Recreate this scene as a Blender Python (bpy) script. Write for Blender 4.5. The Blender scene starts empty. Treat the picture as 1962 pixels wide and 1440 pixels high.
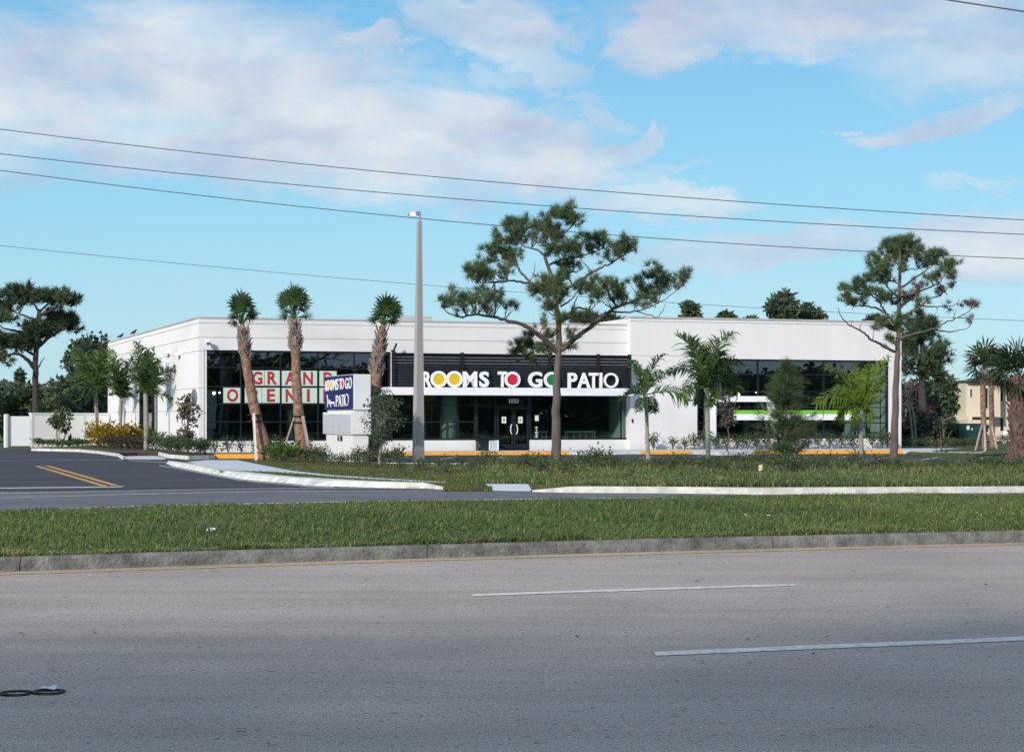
import bpy, math, random
import numpy as np
from mathutils import Vector, Matrix
random.seed(7)
RNG = np.random.default_rng(11)
SC = bpy.context.scene
COL = SC.collection
# ------------------------------------------------------------------ camera
FPX = 3400.0                      # focal length in photo pixels (photo is 1962 wide)
EYE = 1.65
cd = bpy.data.cameras.new('camera')
cam = bpy.data.objects.new('camera', cd)
COL.objects.link(cam)
cam.location = (0, 0, EYE)
cam.rotation_euler = (math.radians(90), 0, 0)
cd.sensor_width = 36.0
cd.lens = 36.0 * FPX / 1962.0
cd.shift_y = 80.0 / 1962.0
cd.clip_start = 0.2
cd.clip_end = 5000
SC.camera = cam
# ------------------------------------------------------------------ light
SUN_DIR = Vector((-0.50, -0.86, 0)).normalized()
SUN_EL = math.radians(25)
SUN_VEC = Vector((SUN_DIR.x * math.cos(SUN_EL), SUN_DIR.y * math.cos(SUN_EL), math.sin(SUN_EL)))
sd = bpy.data.lights.new('sun', 'SUN')
sd.energy = 3.5
sd.angle = math.radians(3.2)
sd.color = (1.0, 0.93, 0.85)
so = bpy.data.objects.new('sun', sd)
COL.objects.link(so)
so.location = (-30, -40, 60)
so.rotation_euler = (-SUN_VEC).to_track_quat('-Z', 'Y').to_euler()
SC.view_settings.view_transform = 'Standard'
SC.view_settings.look = 'None'
SC.view_settings.exposure = 0.2
SC.view_settings.gamma = 1.0
SC.cycles.max_bounces = 6
SC.cycles.transparent_max_bounces = 12
SC.cycles.use_denoising = True


def NT(tree, typ, **kw):
    n = tree.nodes.new(typ)
    for k, v in kw.items():
        setattr(n, k, v)
    return n


def build_world():
    w = bpy.data.worlds.new('World')
    SC.world = w
    w.use_nodes = True
    t = w.node_tree
    t.nodes.clear()
    L = t.links.new
    out = NT(t, 'ShaderNodeOutputWorld')
    bg = NT(t, 'ShaderNodeBackground')
    bg.inputs['Strength'].default_value = 0.12
    L(bg.outputs[0], out.inputs[0])
    sky = NT(t, 'ShaderNodeTexSky', sky_type='NISHITA')
    sky.sun_disc = False
    sky.sun_elevation = SUN_EL
    sky.sun_rotation = math.atan2(SUN_DIR.x, SUN_DIR.y)
    sky.air_density = 1.0
    sky.dust_density = 0.6
    sky.ozone_density = 2.0

    def val(x):
        return x

    def math_(op, a, b=None, c=None, clamp=False):
        n = NT(t, 'ShaderNodeMath', operation=op, use_clamp=clamp)
        for i, x in enumerate((a, b, c)):
            if x is None:
                continue
            if isinstance(x, (int, float)):
                n.inputs[i].default_value = x
            else:
                L(x, n.inputs[i])
        return n.outputs[0]
    tc = NT(t, 'ShaderNodeTexCoord')
    sep = NT(t, 'ShaderNodeSeparateXYZ')
    L(tc.outputs['Generated'], sep.inputs[0])
    az = math_('ARCTAN2', sep.outputs[0], sep.outputs[1])
    el = math_('ARCSINE', sep.outputs[2])
    # gentle warp of the direction so cloud edges are ragged
    cmb = NT(t, 'ShaderNodeCombineXYZ')
    L(az, cmb.inputs[0])
    L(math_('MULTIPLY', el, 2.2), cmb.inputs[1])

    def noise(scale, detail, rough, off=(0, 0, 0), dist=0.0):
        mp = NT(t, 'ShaderNodeMapping')
        mp.inputs['Location'].default_value = off
        L(cmb.outputs[0], mp.inputs[0])
        n = NT(t, 'ShaderNodeTexNoise')
        n.inputs['Scale'].default_value = scale
        n.inputs['Detail'].default_value = detail
        n.inputs['Roughness'].default_value = rough
        n.inputs['Distortion'].default_value = dist
        L(mp.outputs[0], n.inputs['Vector'])
        return n
    n1 = noise(7, 5, 0.55)
    n2 = noise(30, 9, 0.64, (3, 1, 0), 0.4)
    s1 = NT(t, 'ShaderNodeSeparateColor')
    L(n1.outputs['Color'], s1.inputs[0])
    s2 = NT(t, 'ShaderNodeSeparateColor')
    L(n2.outputs['Color'], s2.inputs[0])
    waz = math_('ADD', az, math_('ADD', math_('MULTIPLY', math_('SUBTRACT', s1.outputs[0], .5), .07),
                                 math_('MULTIPLY', math_('SUBTRACT', s2.outputs[0], .5), .07)))
    wel = math_('ADD', el, math_('ADD', math_('MULTIPLY', math_('SUBTRACT', s1.outputs[1], .5), .03),
                                 math_('MULTIPLY', math_('SUBTRACT', s2.outputs[1], .5), .04)))
    # (az, el, r_az, r_el, tilt, softness, weight), degrees, of the banks of cloud in this sky
    banks = [
        (-15.0, 10.3, 8.0, 2.4, 0.0, 0.8, 1.0), (-9.0, 10.6, 7.0, 2.3, -0.05, 0.7, 1.0), (-12, 9.0, 7, 1.3, -.04, .8, .9), (-6.0, 9.2, 8.0, 2.2, -0.10, 0.5, 1.0),
        (-1.0, 8.9, 4.6, 1.5, -0.15, 0.35, 1.0), (3.4, 8.6, 1.2, 0.5, 0.5, 0.3, .8),
        (-9.0, 12.3, 5.0, 1.2, -0.1, 0.8, .75), (-4.7, 12.3, 1.4, .42, 0.05, .5, .9),
        (-0.6, 12.6, 2.8, 1.0, -.1, .6, .85), (1.0, 11.6, 1.5, .9, -.4, .5, .75), (-.6, 11.0, 1.1, .5, 0, .6, .5),
        (5.4, 12.4, 2.2, 1.1, .25, .45, 1.0), (10.5, 12.8, 7.5, 1.4, 0.04, .8, 1.0), (15.0, 11.4, 4.0, 1.6, 0.0, 1.0, .8),
        (13.7, 9.25, 2.9, .42, .16, .5, .85), (15.2, 9.6, 1.5, .4, .1, .6, .6), (10.6, 9.2, .5, .12, 0, .6, .5),
        (4.9, 7.0, 2.9, .62, -.06, .5, .8), (1.2, 7.2, 2.0, .3, 0, .7, .5), (-1.6, 7.0, 1.8, .2, .1, .7, .5),
        (15.2, 5.5, 3.6, 1.2, .0, .8, 1.0), (8.0, 5.4, 4.8, .7, .05, .8, .7), (14.4, 7.35, 1.4, .22, 0, .7, .5),
        (2.4, 10.2, .9, .18, 0, .7, .6), (2.9, 9.7, .8, .3, -.2, .6, .6), (4.6, 7.9, 1.2, .3, .2, .7, .45),
        (-20, 9, 6, 3, 0, .8, .8), (24, 8, 7, 2, .1, .8, .8),
    ]
    dens = None
    for (a0, e0, ra, re, tilt, soft, wt) in banks:
        da = math_('SUBTRACT', waz, math.radians(a0))
        de = math_('SUBTRACT', math_('SUBTRACT', wel, math.radians(e0)), math_('MULTIPLY', da, tilt))
        qa = math_('DIVIDE', da, math.radians(ra))
        qe = math_('DIVIDE', de, math.radians(re))
        q = math_('ADD', math_('MULTIPLY', qa, qa), math_('MULTIPLY', qe, qe))
        mr = NT(t, 'ShaderNodeMapRange', interpolation_type='SMOOTHSTEP')
        L(q, mr.inputs[0])
        mr.inputs[1].default_value = 1.45
        mr.inputs[2].default_value = .85 - soft
        mr.inputs[3].default_value = 0.0
        mr.inputs[4].default_value = wt
        dens = mr.outputs[0] if dens is None else math_('MAXIMUM', dens, mr.outputs[0])
    # clouds over the rest of the sky, away from the view
    n3 = noise(5.0, 7, .6, (9, 4, 2))
    mr = NT(t, 'ShaderNodeMapRange', interpolation_type='SMOOTHSTEP')
    L(n3.outputs['Fac'], mr.inputs[0])
    mr.inputs[1].default_value = .34
    mr.inputs[2].default_value = .56
    away = NT(t, 'ShaderNodeMapRange', interpolation_type='SMOOTHSTEP')
    L(math_('ABSOLUTE', az), away.inputs[0])
    away.inputs[1].default_value = math.radians(20)
    away.inputs[2].default_value = math.radians(34)
    up = NT(t, 'ShaderNodeMapRange', interpolation_type='SMOOTHSTEP')
    L(el, up.inputs[0])
    up.inputs[1].default_value = math.radians(14.5)
    up.inputs[2].default_value = math.radians(24)
    rest = math_('MULTIPLY', mr.outputs[0], math_('MAXIMUM', away.outputs[0], up.outputs[0]))
    dens = math_('MAXIMUM', dens, math_('MULTIPLY', rest, .9))
    # wisps: let fine noise eat the density
    nd = noise(16, 9, .62, (1, 7, 3), .4)
    wisp = NT(t, 'ShaderNodeMapRange')
    L(nd.outputs['Fac'], wisp.inputs[0])
    wisp.inputs[1].default_value = .30
    wisp.inputs[2].default_value = .62
    wisp.inputs[3].default_value = .58
    wisp.inputs[4].default_value = 1.05
    dens = math_('MULTIPLY', dens, wisp.outputs[0], clamp=True)
    # colours: sky tinted over the Nishita sky, clouds lilac-grey to warm white
    ramp = NT(t, 'ShaderNodeValToRGB')
    L(math_('DIVIDE', el, math.radians(16), clamp=True), ramp.inputs[0])
    cr = ramp.color_ramp
    cr.elements[0].position = 0.0
    cr.elements[0].color = SKY_LOW
    cr.elements[1].position = 1.0
    cr.elements[1].color = SKY_HIGH
    e = cr.elements.new(.45)
    e.color = SKY_MID
    mix0 = NT(t, 'ShaderNodeMix', data_type='RGBA')
    mix0.inputs[0].default_value = .78
    L(sky.outputs[0], mix0.inputs[6])
    L(ramp.outputs[0], mix0.inputs[7])
    nc = noise(9, 6, .55, (5, 2, 8), .2)
    cramp = NT(t, 'ShaderNodeValToRGB')
    L(nc.outputs['Fac'], cramp.inputs[0])
    cramp.color_ramp.elements[0].position = .36
    cramp.color_ramp.elements[0].color = CLOUD_DARK
    cramp.color_ramp.elements[1].position = .64
    cramp.color_ramp.elements[1].color = CLOUD_LIGHT
    mix1 = NT(t, 'ShaderNodeMix', data_type='RGBA')
    L(dens, mix1.inputs[0])
    L(mix0.outputs[2], mix1.inputs[6])
    L(cramp.outputs[0], mix1.inputs[7])
    L(mix1.outputs[2], bg.inputs['Color'])


def lin(r, g, b, k=1.0):
    f = lambda c: ((c / 255 + .055) / 1.055) ** 2.4 if c > 10.3 else c / 255 / 12.92
    return (f(r) * k, f(g) * k, f(b) * k, 1)


KS = 0.92 / 0.12
SKY_LOW = lin(176, 218, 234, KS)
SKY_MID = lin(140, 206, 236, KS)
SKY_HIGH = lin(96, 174, 226, KS)
CLOUD_DARK = lin(180, 194, 218, KS)
CLOUD_LIGHT = lin(222, 229, 234, KS)
build_world()

# ------------------------------------------------------------------ helpers


def P(px, py, Y):
    return np.array(((px - 981) / FPX * Y, Y, EYE - (py - 800) / FPX * Y))


def G(px, py, z=0.0):
    Y = (EYE - z) * FPX / (py - 800)
    return np.array(((px - 981) / FPX * Y, Y, z))


class MB:
    """collects shapes, then links them as ONE mesh object"""

    def __init__(self):
        self.v, self.f, self.t, self.n = [], [], [], 0

    def add(self, verts, faces, tint=0.5):
        verts = np.asarray(verts, dtype=np.float64).reshape(-1, 3)
        if isinstance(faces, np.ndarray):
            self.f.append(faces + self.n)
        else:
            for fc in faces:
                self.f.append(np.array([fc]) + self.n)
        tt = np.asarray(tint, dtype=np.float32)
        if tt.ndim == 0:
            tt = np.full(len(verts), float(tt), np.float32)
        self.v.append(verts)
        self.t.append(tt)
        self.n += len(verts)
        return self

    def hexa(self, p):
        """p: 8 corners, 0-3 bottom loop, 4-7 top loop"""
        return self.add(p, np.array([[3, 2, 1, 0], [4, 5, 6, 7], [0, 1, 5, 4], [1, 2, 6, 5], [2, 3, 7, 6], [3, 0, 4, 7]]))

    def box(self, lo, hi):
        x0, y0, z0 = lo
        x1, y1, z1 = hi
        return self.hexa([(x0, y0, z0), (x1, y0, z0), (x1, y1, z0), (x0, y1, z0), (x0, y0, z1), (x1, y0, z1), (x1, y1, z1), (x0, y1, z1)])

    def tube(self, pts, radii, sides=8, cap=True, tint=.5):
        pts = np.asarray(pts, float)
        n = len(pts)
        radii = np.broadcast_to(np.asarray(radii, float), (n,))
        tan = np.gradient(pts, axis=0)
        tan /= np.linalg.norm(tan, axis=1)[:, None] + 1e-9
        ref = np.array((0, 0, 1.)) if abs(tan[0][2]) < .9 else np.array((1., 0, 0))
        vs = []
        u = np.cross(tan[0], ref)
        u /= np.linalg.norm(u)
        ang = np.arange(sides) * 2 * math.pi / sides
        for i in range(n):
            u = u - tan[i] * np.dot(u, tan[i])
            u /= np.linalg.norm(u) + 1e-9
            w = np.cross(tan[i], u)
            vs.append(pts[i] + radii[i] * (np.cos(ang)[:, None] * u + np.sin(ang)[:, None] * w))
        vs = np.concatenate(vs)
        q = []
        for i in range(n - 1):
            for j in range(sides):
                a = i * sides + j
                b = i * sides + (j + 1) % sides
                q.append((a, b, b + sides, a + sides))
        fs = np.array(q)
        base = self.n
        self.add(vs, fs, tint)
        if cap:
            self.f.append(np.array([list(range(sides - 1, -1, -1))]) + base)
            self.f.append(np.array([list(range((n - 1) * sides, n * sides))]) + base)
        return self

    def prism(self, poly, z0, z1):
        """closed vertical prism over a list of xy (counter-clockwise)"""
        n = len(poly)
        poly = [tuple(p[:2]) for p in poly]
        area = sum(poly[i][0] * poly[(i + 1) % n][1] - poly[(i + 1) % n][0] * poly[i][1] for i in range(n))
        if area < 0:
            poly = poly[::-1]
        v = [(x, y, z0) for x, y in poly] + [(x, y, z1) for x, y in poly]
        f = [list(range(n - 1, -1, -1)), list(range(n, 2 * n))] + [[i, (i + 1) % n, n + (i + 1) % n, n + i] for i in range(n)]
        return self.add(v, f)

    def sheet(self, poly, z):
        poly = [tuple(p[:2]) for p in poly]
        n = len(poly)
        area = sum(poly[i][0] * poly[(i + 1) % n][1] - poly[(i + 1) % n][0] * poly[i][1] for i in range(n))
        if area < 0:
            poly = poly[::-1]
        return self.add([(x, y, z) for x, y in poly], [list(range(n))])

    def ribbon(self, a, b):
        """strip between two polylines of equal length (3-D)"""
        n = len(a)
        v = list(a) + list(b)
        return self.add(v, np.array([(i, i + 1, n + i + 1, n + i) for i in range(n - 1)]))

    def ellipsoid(self, c, r, seg=12, rings=8, tint=.5):
        v, f = [], []
        for i in range(rings + 1):
            th = math.pi * i / rings
            for j in range(seg):
                ph = 2 * math.pi * j / seg
                v.append((c[0] + r[0] * math.sin(th) * math.cos(ph), c[1] + r[1] * math.sin(th) * math.sin(ph), c[2] + r[2] * math.cos(th)))
        for i in range(rings):
            for j in range(seg):
                f.append((i * seg + j, (i + 1) * seg + j, (i + 1) * seg + (j + 1) % seg, i * seg + (j + 1) % seg))
        return self.add(v, np.array(f), tint)

    def build(self, name, mat, parent=None, loc=None, smooth=False):
        me = bpy.data.meshes.new(name)
        o = bpy.data.objects.new(name, me)
        V = np.concatenate(self.v) if self.v else np.zeros((0, 3))
        if parent is not None:
            V = V - np.array(world_loc(parent))
            o.parent = parent
        elif loc is not None:
            V = V - np.asarray(loc, float)
            o.location = loc
        me.vertices.add(len(V))
        me.vertices.foreach_set('co', V.astype(np.float32).ravel())
        tot = np.concatenate([np.full(len(a), a.shape[1], np.int32) for a in self.f])
        idx = np.concatenate([a.ravel() for a in self.f]).astype(np.int32)
        start = np.concatenate(([0], np.cumsum(tot)[:-1])).astype(np.int32)
        me.loops.add(len(idx))
        me.loops.foreach_set('vertex_index', idx)
        me.polygons.add(len(tot))
        me.polygons.foreach_set('loop_start', start)
        me.polygons.foreach_set('loop_total', tot)
        me.polygons.foreach_set('use_smooth', np.full(len(tot), bool(smooth)))
        at = me.attributes.new('tint', 'FLOAT', 'POINT')
        at.data.foreach_set('value', np.concatenate(self.t))
        me.update(calc_edges=True)
        me.validate()
        me.materials.append(mat)
        COL.objects.link(o)
        return o


def world_loc(o):
    p = Vector((0, 0, 0))
    while o is not None:
        p = p + o.location
        o = o.parent
    return p


def tag(o, label=None, cat=None, group=None, kind=None):
    for k, v in (('label', label), ('category', cat), ('group', group), ('kind', kind)):
        if v:
            o[k] = v
    return o


def thing(name, loc, label, cat, group=None):
    o = bpy.data.objects.new(name, None)
    o.empty_display_size = .3
    COL.objects.link(o)
    o.location = Vector(tuple(float(c) for c in loc))
    return tag(o, label, cat, group)


def copy_tree(o, parent=None):
    c = o.copy()
    COL.objects.link(c)
    if parent is not None:
        c.parent = parent
    for ch in list(o.children):
        copy_tree(ch, c)
    return c


# ------------------------------------------------------------------ materials


def mat(name, col, rough=.8, var=.12, scale=6.0, bump=0.0, bscale=None, spec=.3, detail=6, metal=0.0, col2=None, stretch=(1, 1, 1)):
    m = bpy.data.materials.new(name)
    m.use_nodes = True
    t = m.node_tree
    L = t.links.new
    b = t.nodes['Principled BSDF']
    b.inputs['Roughness'].default_value = rough
    b.inputs['Specular IOR Level'].default_value = spec
    b.inputs['Metallic'].default_value = metal
    tc = NT(t, 'ShaderNodeTexCoord')
    mp = NT(t, 'ShaderNodeMapping')
    mp.inputs['Scale'].default_value = stretch
    L(tc.outputs['Object'], mp.inputs[0])
    n = NT(t, 'ShaderNodeTexNoise')
    n.inputs['Scale'].default_value = scale
    n.inputs['Detail'].default_value = detail
    n.inputs['Roughness'].default_value = .6
    L(mp.outputs[0], n.inputs['Vector'])
    r = NT(t, 'ShaderNodeValToRGB')
    r.color_ramp.elements[0].position = .3
    r.color_ramp.elements[1].position = .7
    c = np.array(col[:3])
    a = c * (1 - var)
    d = np.array(col2[:3]) if col2 is not None else c * (1 + var)
    r.color_ramp.elements[0].color = (*np.clip(a, 0, 1), 1)
    r.color_ramp.elements[1].color = (*np.clip(d, 0, 1), 1)
    L(n.outputs['Fac'], r.inputs[0])
    L(r.outputs[0], b.inputs['Base Color'])
    if bump:
        nb = NT(t, 'ShaderNodeTexNoise')
        nb.inputs['Scale'].default_value = bscale or scale * 4
        nb.inputs['Detail'].default_value = 5
        L(mp.outputs[0], nb.inputs['Vector'])
        bp = NT(t, 'ShaderNodeBump')
        bp.inputs['Strength'].default_value = bump
        bp.inputs['Distance'].default_value = .03
        L(nb.outputs['Fac'], bp.inputs['Height'])
        L(bp.outputs[0], b.inputs['Normal'])
    return m


def leafmat(name, c1, c2, trans=.25, rough=.55, c3=None):
    """leaf material: a per-leaf 'tint' picks the colour between c1 and c2"""
    m = bpy.data.materials.new(name)
    m.use_nodes = True
    t = m.node_tree
    L = t.links.new
    t.nodes.remove(t.nodes['Principled BSDF'])
    out = t.nodes['Material Output']
    at = NT(t, 'ShaderNodeAttribute', attribute_name='tint')
    r = NT(t, 'ShaderNodeValToRGB')
    r.color_ramp.elements[0].color = (*c1, 1)
    r.color_ramp.elements[1].color = (*c2, 1)
    if c3 is not None:
        r.color_ramp.elements[1].position = .8
        e = r.color_ramp.elements.new(1.0)
        e.color = (*c3, 1)
    L(at.outputs['Fac'], r.inputs[0])
    p = NT(t, 'ShaderNodeBsdfPrincipled')
    p.inputs['Roughness'].default_value = rough
    p.inputs['Specular IOR Level'].default_value = .25
    L(r.outputs[0], p.inputs['Base Color'])
    tr = NT(t, 'ShaderNodeBsdfTranslucent')
    L(r.outputs[0], tr.inputs['Color'])
    mx = NT(t, 'ShaderNodeMixShader')
    mx.inputs[0].default_value = trans
    L(p.outputs[0], mx.inputs[1])
    L(tr.outputs[0], mx.inputs[2])
    L(mx.outputs[0], out.inputs[0])
    return m


def glassmat(name, tint, refl=.10, rough=0.0):
    m = bpy.data.materials.new(name)
    m.use_nodes = True
    t = m.node_tree
    L = t.links.new
    t.nodes.remove(t.nodes['Principled BSDF'])
    out = t.nodes['Material Output']
    tr = NT(t, 'ShaderNodeBsdfTransparent')
    tr.inputs[0].default_value = (*tint, 1)
    gl = NT(t, 'ShaderNodeBsdfGlossy')
    gl.inputs['Roughness'].default_value = rough
    gl.inputs['Color'].default_value = (.85, .93, 1, 1)
    # panes are never perfectly flat: a slow ripple in the reflection
    tc = NT(t, 'ShaderNodeTexCoord')
    nb = NT(t, 'ShaderNodeTexNoise')
    nb.inputs['Scale'].default_value = .9
    nb.inputs['Detail'].default_value = 1
    L(tc.outputs['Object'], nb.inputs['Vector'])
    bp = NT(t, 'ShaderNodeBump')
    bp.inputs['Strength'].default_value = .12
    bp.inputs['Distance'].default_value = .02
    L(nb.outputs['Fac'], bp.inputs['Height'])
    L(bp.outputs[0], gl.inputs['Normal'])
    fr = NT(t, 'ShaderNodeFresnel')
    # the back face of the pane sees the same air-to-glass step as the front
    gm = NT(t, 'ShaderNodeNewGeometry')
    io = NT(t, 'ShaderNodeMath', operation='MULTIPLY_ADD')
    L(gm.outputs['Backfacing'], io.inputs[0])
    io.inputs[1].default_value = 1 / 1.5 - 1.5
    io.inputs[2].default_value = 1.5
    L(io.outputs[0], fr.inputs['IOR'])
    ad = NT(t, 'ShaderNodeMath', operation='ADD', use_clamp=True)
    L(fr.outputs[0], ad.inputs[0])
    ad.inputs[1].default_value = refl
    mx = NT(t, 'ShaderNodeMixShader')
    L(ad.outputs[0], mx.inputs[0])
    L(tr.outputs[0], mx.inputs[1])
    L(gl.outputs[0], mx.inputs[2])
    L(mx.outputs[0], out.inputs[0])
    return m


def emitmat(name, col, strength):
    m = bpy.data.materials.new(name)
    m.use_nodes = True
    b = m.node_tree.nodes['Principled BSDF']
    b.inputs['Base Color'].default_value = (*col, 1)
    b.inputs['Emission Color'].default_value = (*col, 1)
    b.inputs['Emission Strength'].default_value = strength
    return m


def asphaltmat(name, base, speck=.5, scale=70, band=None, big=.15, spec=.35):
    """aggregate speckle + broad wear + (band) long lighter wheel paths along the lane direction"""
    m = bpy.data.materials.new(name)
    m.use_nodes = True
    t = m.node_tree
    L = t.links.new
    b = t.nodes['Principled BSDF']
    b.inputs['Roughness'].default_value = .85
    b.inputs['Specular IOR Level'].default_value = spec
    tc = NT(t, 'ShaderNodeTexCoord')

    def nz(scale, detail, rough, stretch=(1, 1, 1), rot=0):
        mp = NT(t, 'ShaderNodeMapping')
        mp.inputs['Rotation'].default_value = (0, 0, rot)
        mp.inputs['Scale'].default_value = stretch
        L(tc.outputs['Object'], mp.inputs[0])
        n = NT(t, 'ShaderNodeTexNoise')
        n.inputs['Scale'].default_value = scale
        n.inputs['Detail'].default_value = detail
        n.inputs['Roughness'].default_value = rough
        L(mp.outputs[0], n.inputs['Vector'])
        return n.outputs['Fac']

    def rng(x, a, b_, c, d):
        n = NT(t, 'ShaderNodeMapRange')
        L(x, n.inputs[0])
        for i, v in enumerate((a, b_, c, d)):
            n.inputs[i + 1].default_value = v
        return n.outputs[0]

    def mul(a, b_):
        n = NT(t, 'ShaderNodeMath', operation='MULTIPLY')
        L(a, n.inputs[0])
        L(b_, n.inputs[1])
        return n.outputs[0]
    s = mul(rng(nz(scale, 3, .7), .3, .7, 1 - speck * .6, 1 + speck * .6), rng(nz(scale * 2.6, 2, .8), .38, .62, 1 - speck, 1 + speck))
    g = rng(nz(.35, 6, .6), .3, .7, 1 - big, 1 + big)
    w = rng(nz(1.3, 5, .6, (.06, 1.0, 1), math.radians(-19)), .3, .7, .88, 1.12)
    k = mul(mul(s, g), w)
    # a few dark grains
    d = rng(nz(scale * .45, 2, .5), .62, .70, 1, .45)
    k = mul(k, d)
    vm = NT(t, 'ShaderNodeVectorMath', operation='SCALE')
    vm.inputs[0].default_value = base
    L(k, vm.inputs['Scale'])
    L(vm.outputs[0], b.inputs['Base Color'])
    bp = NT(t, 'ShaderNodeBump')
    bp.inputs['Strength'].default_value = .35
    bp.inputs['Distance'].default_value = .008
    L(nz(scale, 3, .7), bp.inputs['Height'])
    L(bp.outputs[0], b.inputs['Normal'])
    return m


def paintmat(name, col, wear=.36):
    """road paint worn through to the asphalt in flecks"""
    m = mat(name, col, .8, .28, 9, .1, detail=9)
    t = m.node_tree
    L = t.links.new
    b = t.nodes['Principled BSDF']
    out = t.nodes['Material Output']
    tc = NT(t, 'ShaderNodeTexCoord')
    n = NT(t, 'ShaderNodeTexNoise')
    n.inputs['Scale'].default_value = 24
    n.inputs['Detail'].default_value = 8
    n.inputs['Roughness'].default_value = .75
    L(tc.outputs['Object'], n.inputs['Vector'])
    r = NT(t, 'ShaderNodeMapRange')
    L(n.outputs['Fac'], r.inputs[0])
    r.inputs[1].default_value = wear
    r.inputs[2].default_value = wear + .06
    tr = NT(t, 'ShaderNodeBsdfTransparent')
    mx = NT(t, 'ShaderNodeMixShader')
    L(r.outputs[0], mx.inputs[0])
    L(tr.outputs[0], mx.inputs[1])
    L(b.outputs[0], mx.inputs[2])
    L(mx.outputs[0], out.inputs[0])
    return m
# ------------------------------------------------------------------ material set
M_ROAD = asphaltmat('road_asphalt', (.345, .289, .258), .55, 42)
M_FAR = asphaltmat('far_road_asphalt', (.13, .13, .14), .25, 30, spec=.2)
M_LOT = asphaltmat('lot_asphalt', (.052, .052, .062), .25, 30, big=.2, spec=.2)
M_LINE = paintmat('white_road_paint', (.60, .565, .53), .37)
M_YLINE = paintmat('yellow_road_paint', (.58, .32, .07), .40)
M_KERB = mat('weathered_kerb_concrete', (.15, .147, .138), .9, .5, 4.2, .8, 26, detail=12, col2=(.25, .24, .22))
M_KERBW = mat('pale_kerb_concrete', (.58, .58, .53), .9, .30, 3.0, .3, 25, detail=9)
M_WALK = mat('sidewalk_concrete', (.50, .52, .56), .9, .10, 1.4, .2, 30, detail=8)
M_KERBY = mat('yellow_painted_kerb', (.72, .33, .035), .7, .12, 2.5)
M_SOIL = mat('soil', (.06, .055, .03), 1, .4, 3, .5)
M_GROUND = mat('rough_grass_ground', (.055, .075, .022), 1, .4, .6, .4, 12, detail=9)
M_MULCH = mat('mulch', (.065, .042, .032), 1, .45, 4, .6, detail=9)
M_STUCCO = mat('white_stucco', (.71, .70, .695), .9, .035, 1.3, .08, 60, detail=8, stretch=(1, 1, .14))
M_STUCCO2 = mat('white_stucco_bright', (.80, .79, .78), .9, .03, .5, .08, 60, detail=8)
M_TRIM = mat('grey_cap_trim', (.46, .43, .42), .7, .08, 2)
M_JOINT = mat('panel_joint', (.36, .345, .34), .9, .1, 2)
M_BLACK = mat('black_metal', (.012, .014, .018), .55, .2, 3, spec=.25)
M_SLAT = mat('black_screen_slat', (.012, .016, .022), .6, .2, 2, spec=.2)
M_WHITE = mat('white_metal', (.80, .81, .83), .5, .03, 2)
M_LETTER = mat('white_letter', (.86, .86, .87), .45, .02, 2)
M_RETURN = mat('letter_return', (.55, .57, .62), .5, .04, 2)
M_YEL = mat('yellow_letter_face', (.74, .50, .02), .5, .04, 4)
M_RED = mat('red_letter_face', (.62, .018, .055), .5, .04, 4)
M_GRN = mat('green_letter_face', (.01, .20, .075), .5, .04, 4)
M_BLUE = mat('blue_sign_face', (.007, .010, .105), .45, .06, 1.5)
M_SIGNW = mat('white_sign_cabinet', (.74, .74, .74), .6, .04, 1.2)
M_SIGNG = mat('grey_sign_panel', (.46, .48, .53), .7, .05, 3)
M_POSTER = mat('pale_green_poster', (.50, .66, .56), .8, .05, 1.0)
M_PRED = mat('red_poster_letter', (.40, .03, .045), .8, .10, 4)
M_GLASS = glassmat('tinted_glass', (.68, .78, .75), .05)
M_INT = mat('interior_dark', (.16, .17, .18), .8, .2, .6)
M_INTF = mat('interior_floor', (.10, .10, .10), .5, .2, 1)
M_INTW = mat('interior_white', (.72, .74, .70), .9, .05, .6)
M_GREENB = mat('green_band', (.18, .48, .03), .6, .05, 3)
M_TAN = mat('tan_stucco', (.64, .55, .43), .9, .06, .6, .1, 40)
M_ROOFT = mat('dark_roof_tile', (.10, .07, .075), .9, .2, 2)
M_UTIL = mat('dark_green_paint', (.008, .045, .045), .6, .1, 2)
M_POLE = mat('spun_concrete', (.34, .335, .335), .85, .12, 1.0, .2, 30, stretch=(1, 1, .25), detail=8)
M_STEEL = mat('grey_steel', (.30, .31, .34), .4, .1, 5, metal=.6)
M_CABLE = mat('black_cable', (.06, .07, .09), .6, .1, 2)
M_WOODP = mat('pale_timber', (.36, .30, .25), .9, .18, 4, .2, stretch=(1, 1, .2))
M_WOODW = mat('whitewashed_timber', (.72, .64, .56), .9, .1, 4, stretch=(1, 1, .2))
M_LENS = mat('lamp_lens', (.9, .9, .9), .3, .02, 3)
M_WARM = emitmat('lit_lamp', (1, .92, .8), 6.0)
M_PAPER = mat('white_paper', (.70, .71, .70), .9, .06, 9)
M_DARKTXT = mat('dark_print', (.05, .05, .06), .8, .1, 9)
M_BIN = mat('black_bin', (.012, .013, .02), .5, .1, 4)
M_RUBBER = mat('black_rubber', (.014, .013, .015), .8, .25, 20)

# ------------------------------------------------------------------ ground and roads
XS = np.concatenate([np.linspace(-260, -14, 30)[:-1], np.linspace(-14, 14, 57), np.linspace(14, 260, 30)[1:]])


def clampcurve(x, f, lo=-12, hi=12):
    x = np.asarray(x, float)
    e = 1e-3
    sl = (f(lo + e) - f(lo)) / e
    sh = (f(hi) - f(hi - e)) / e
    return np.where(x < lo, f(lo) + (x - lo) * sl, np.where(x > hi, f(hi) + (x - hi) * sh, f(np.clip(x, lo, hi))))


def YK(x):        # near kerb of the median
    return clampcurve(x, lambda s: 21.25 + .375 * s - .006 * s * s)


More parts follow.
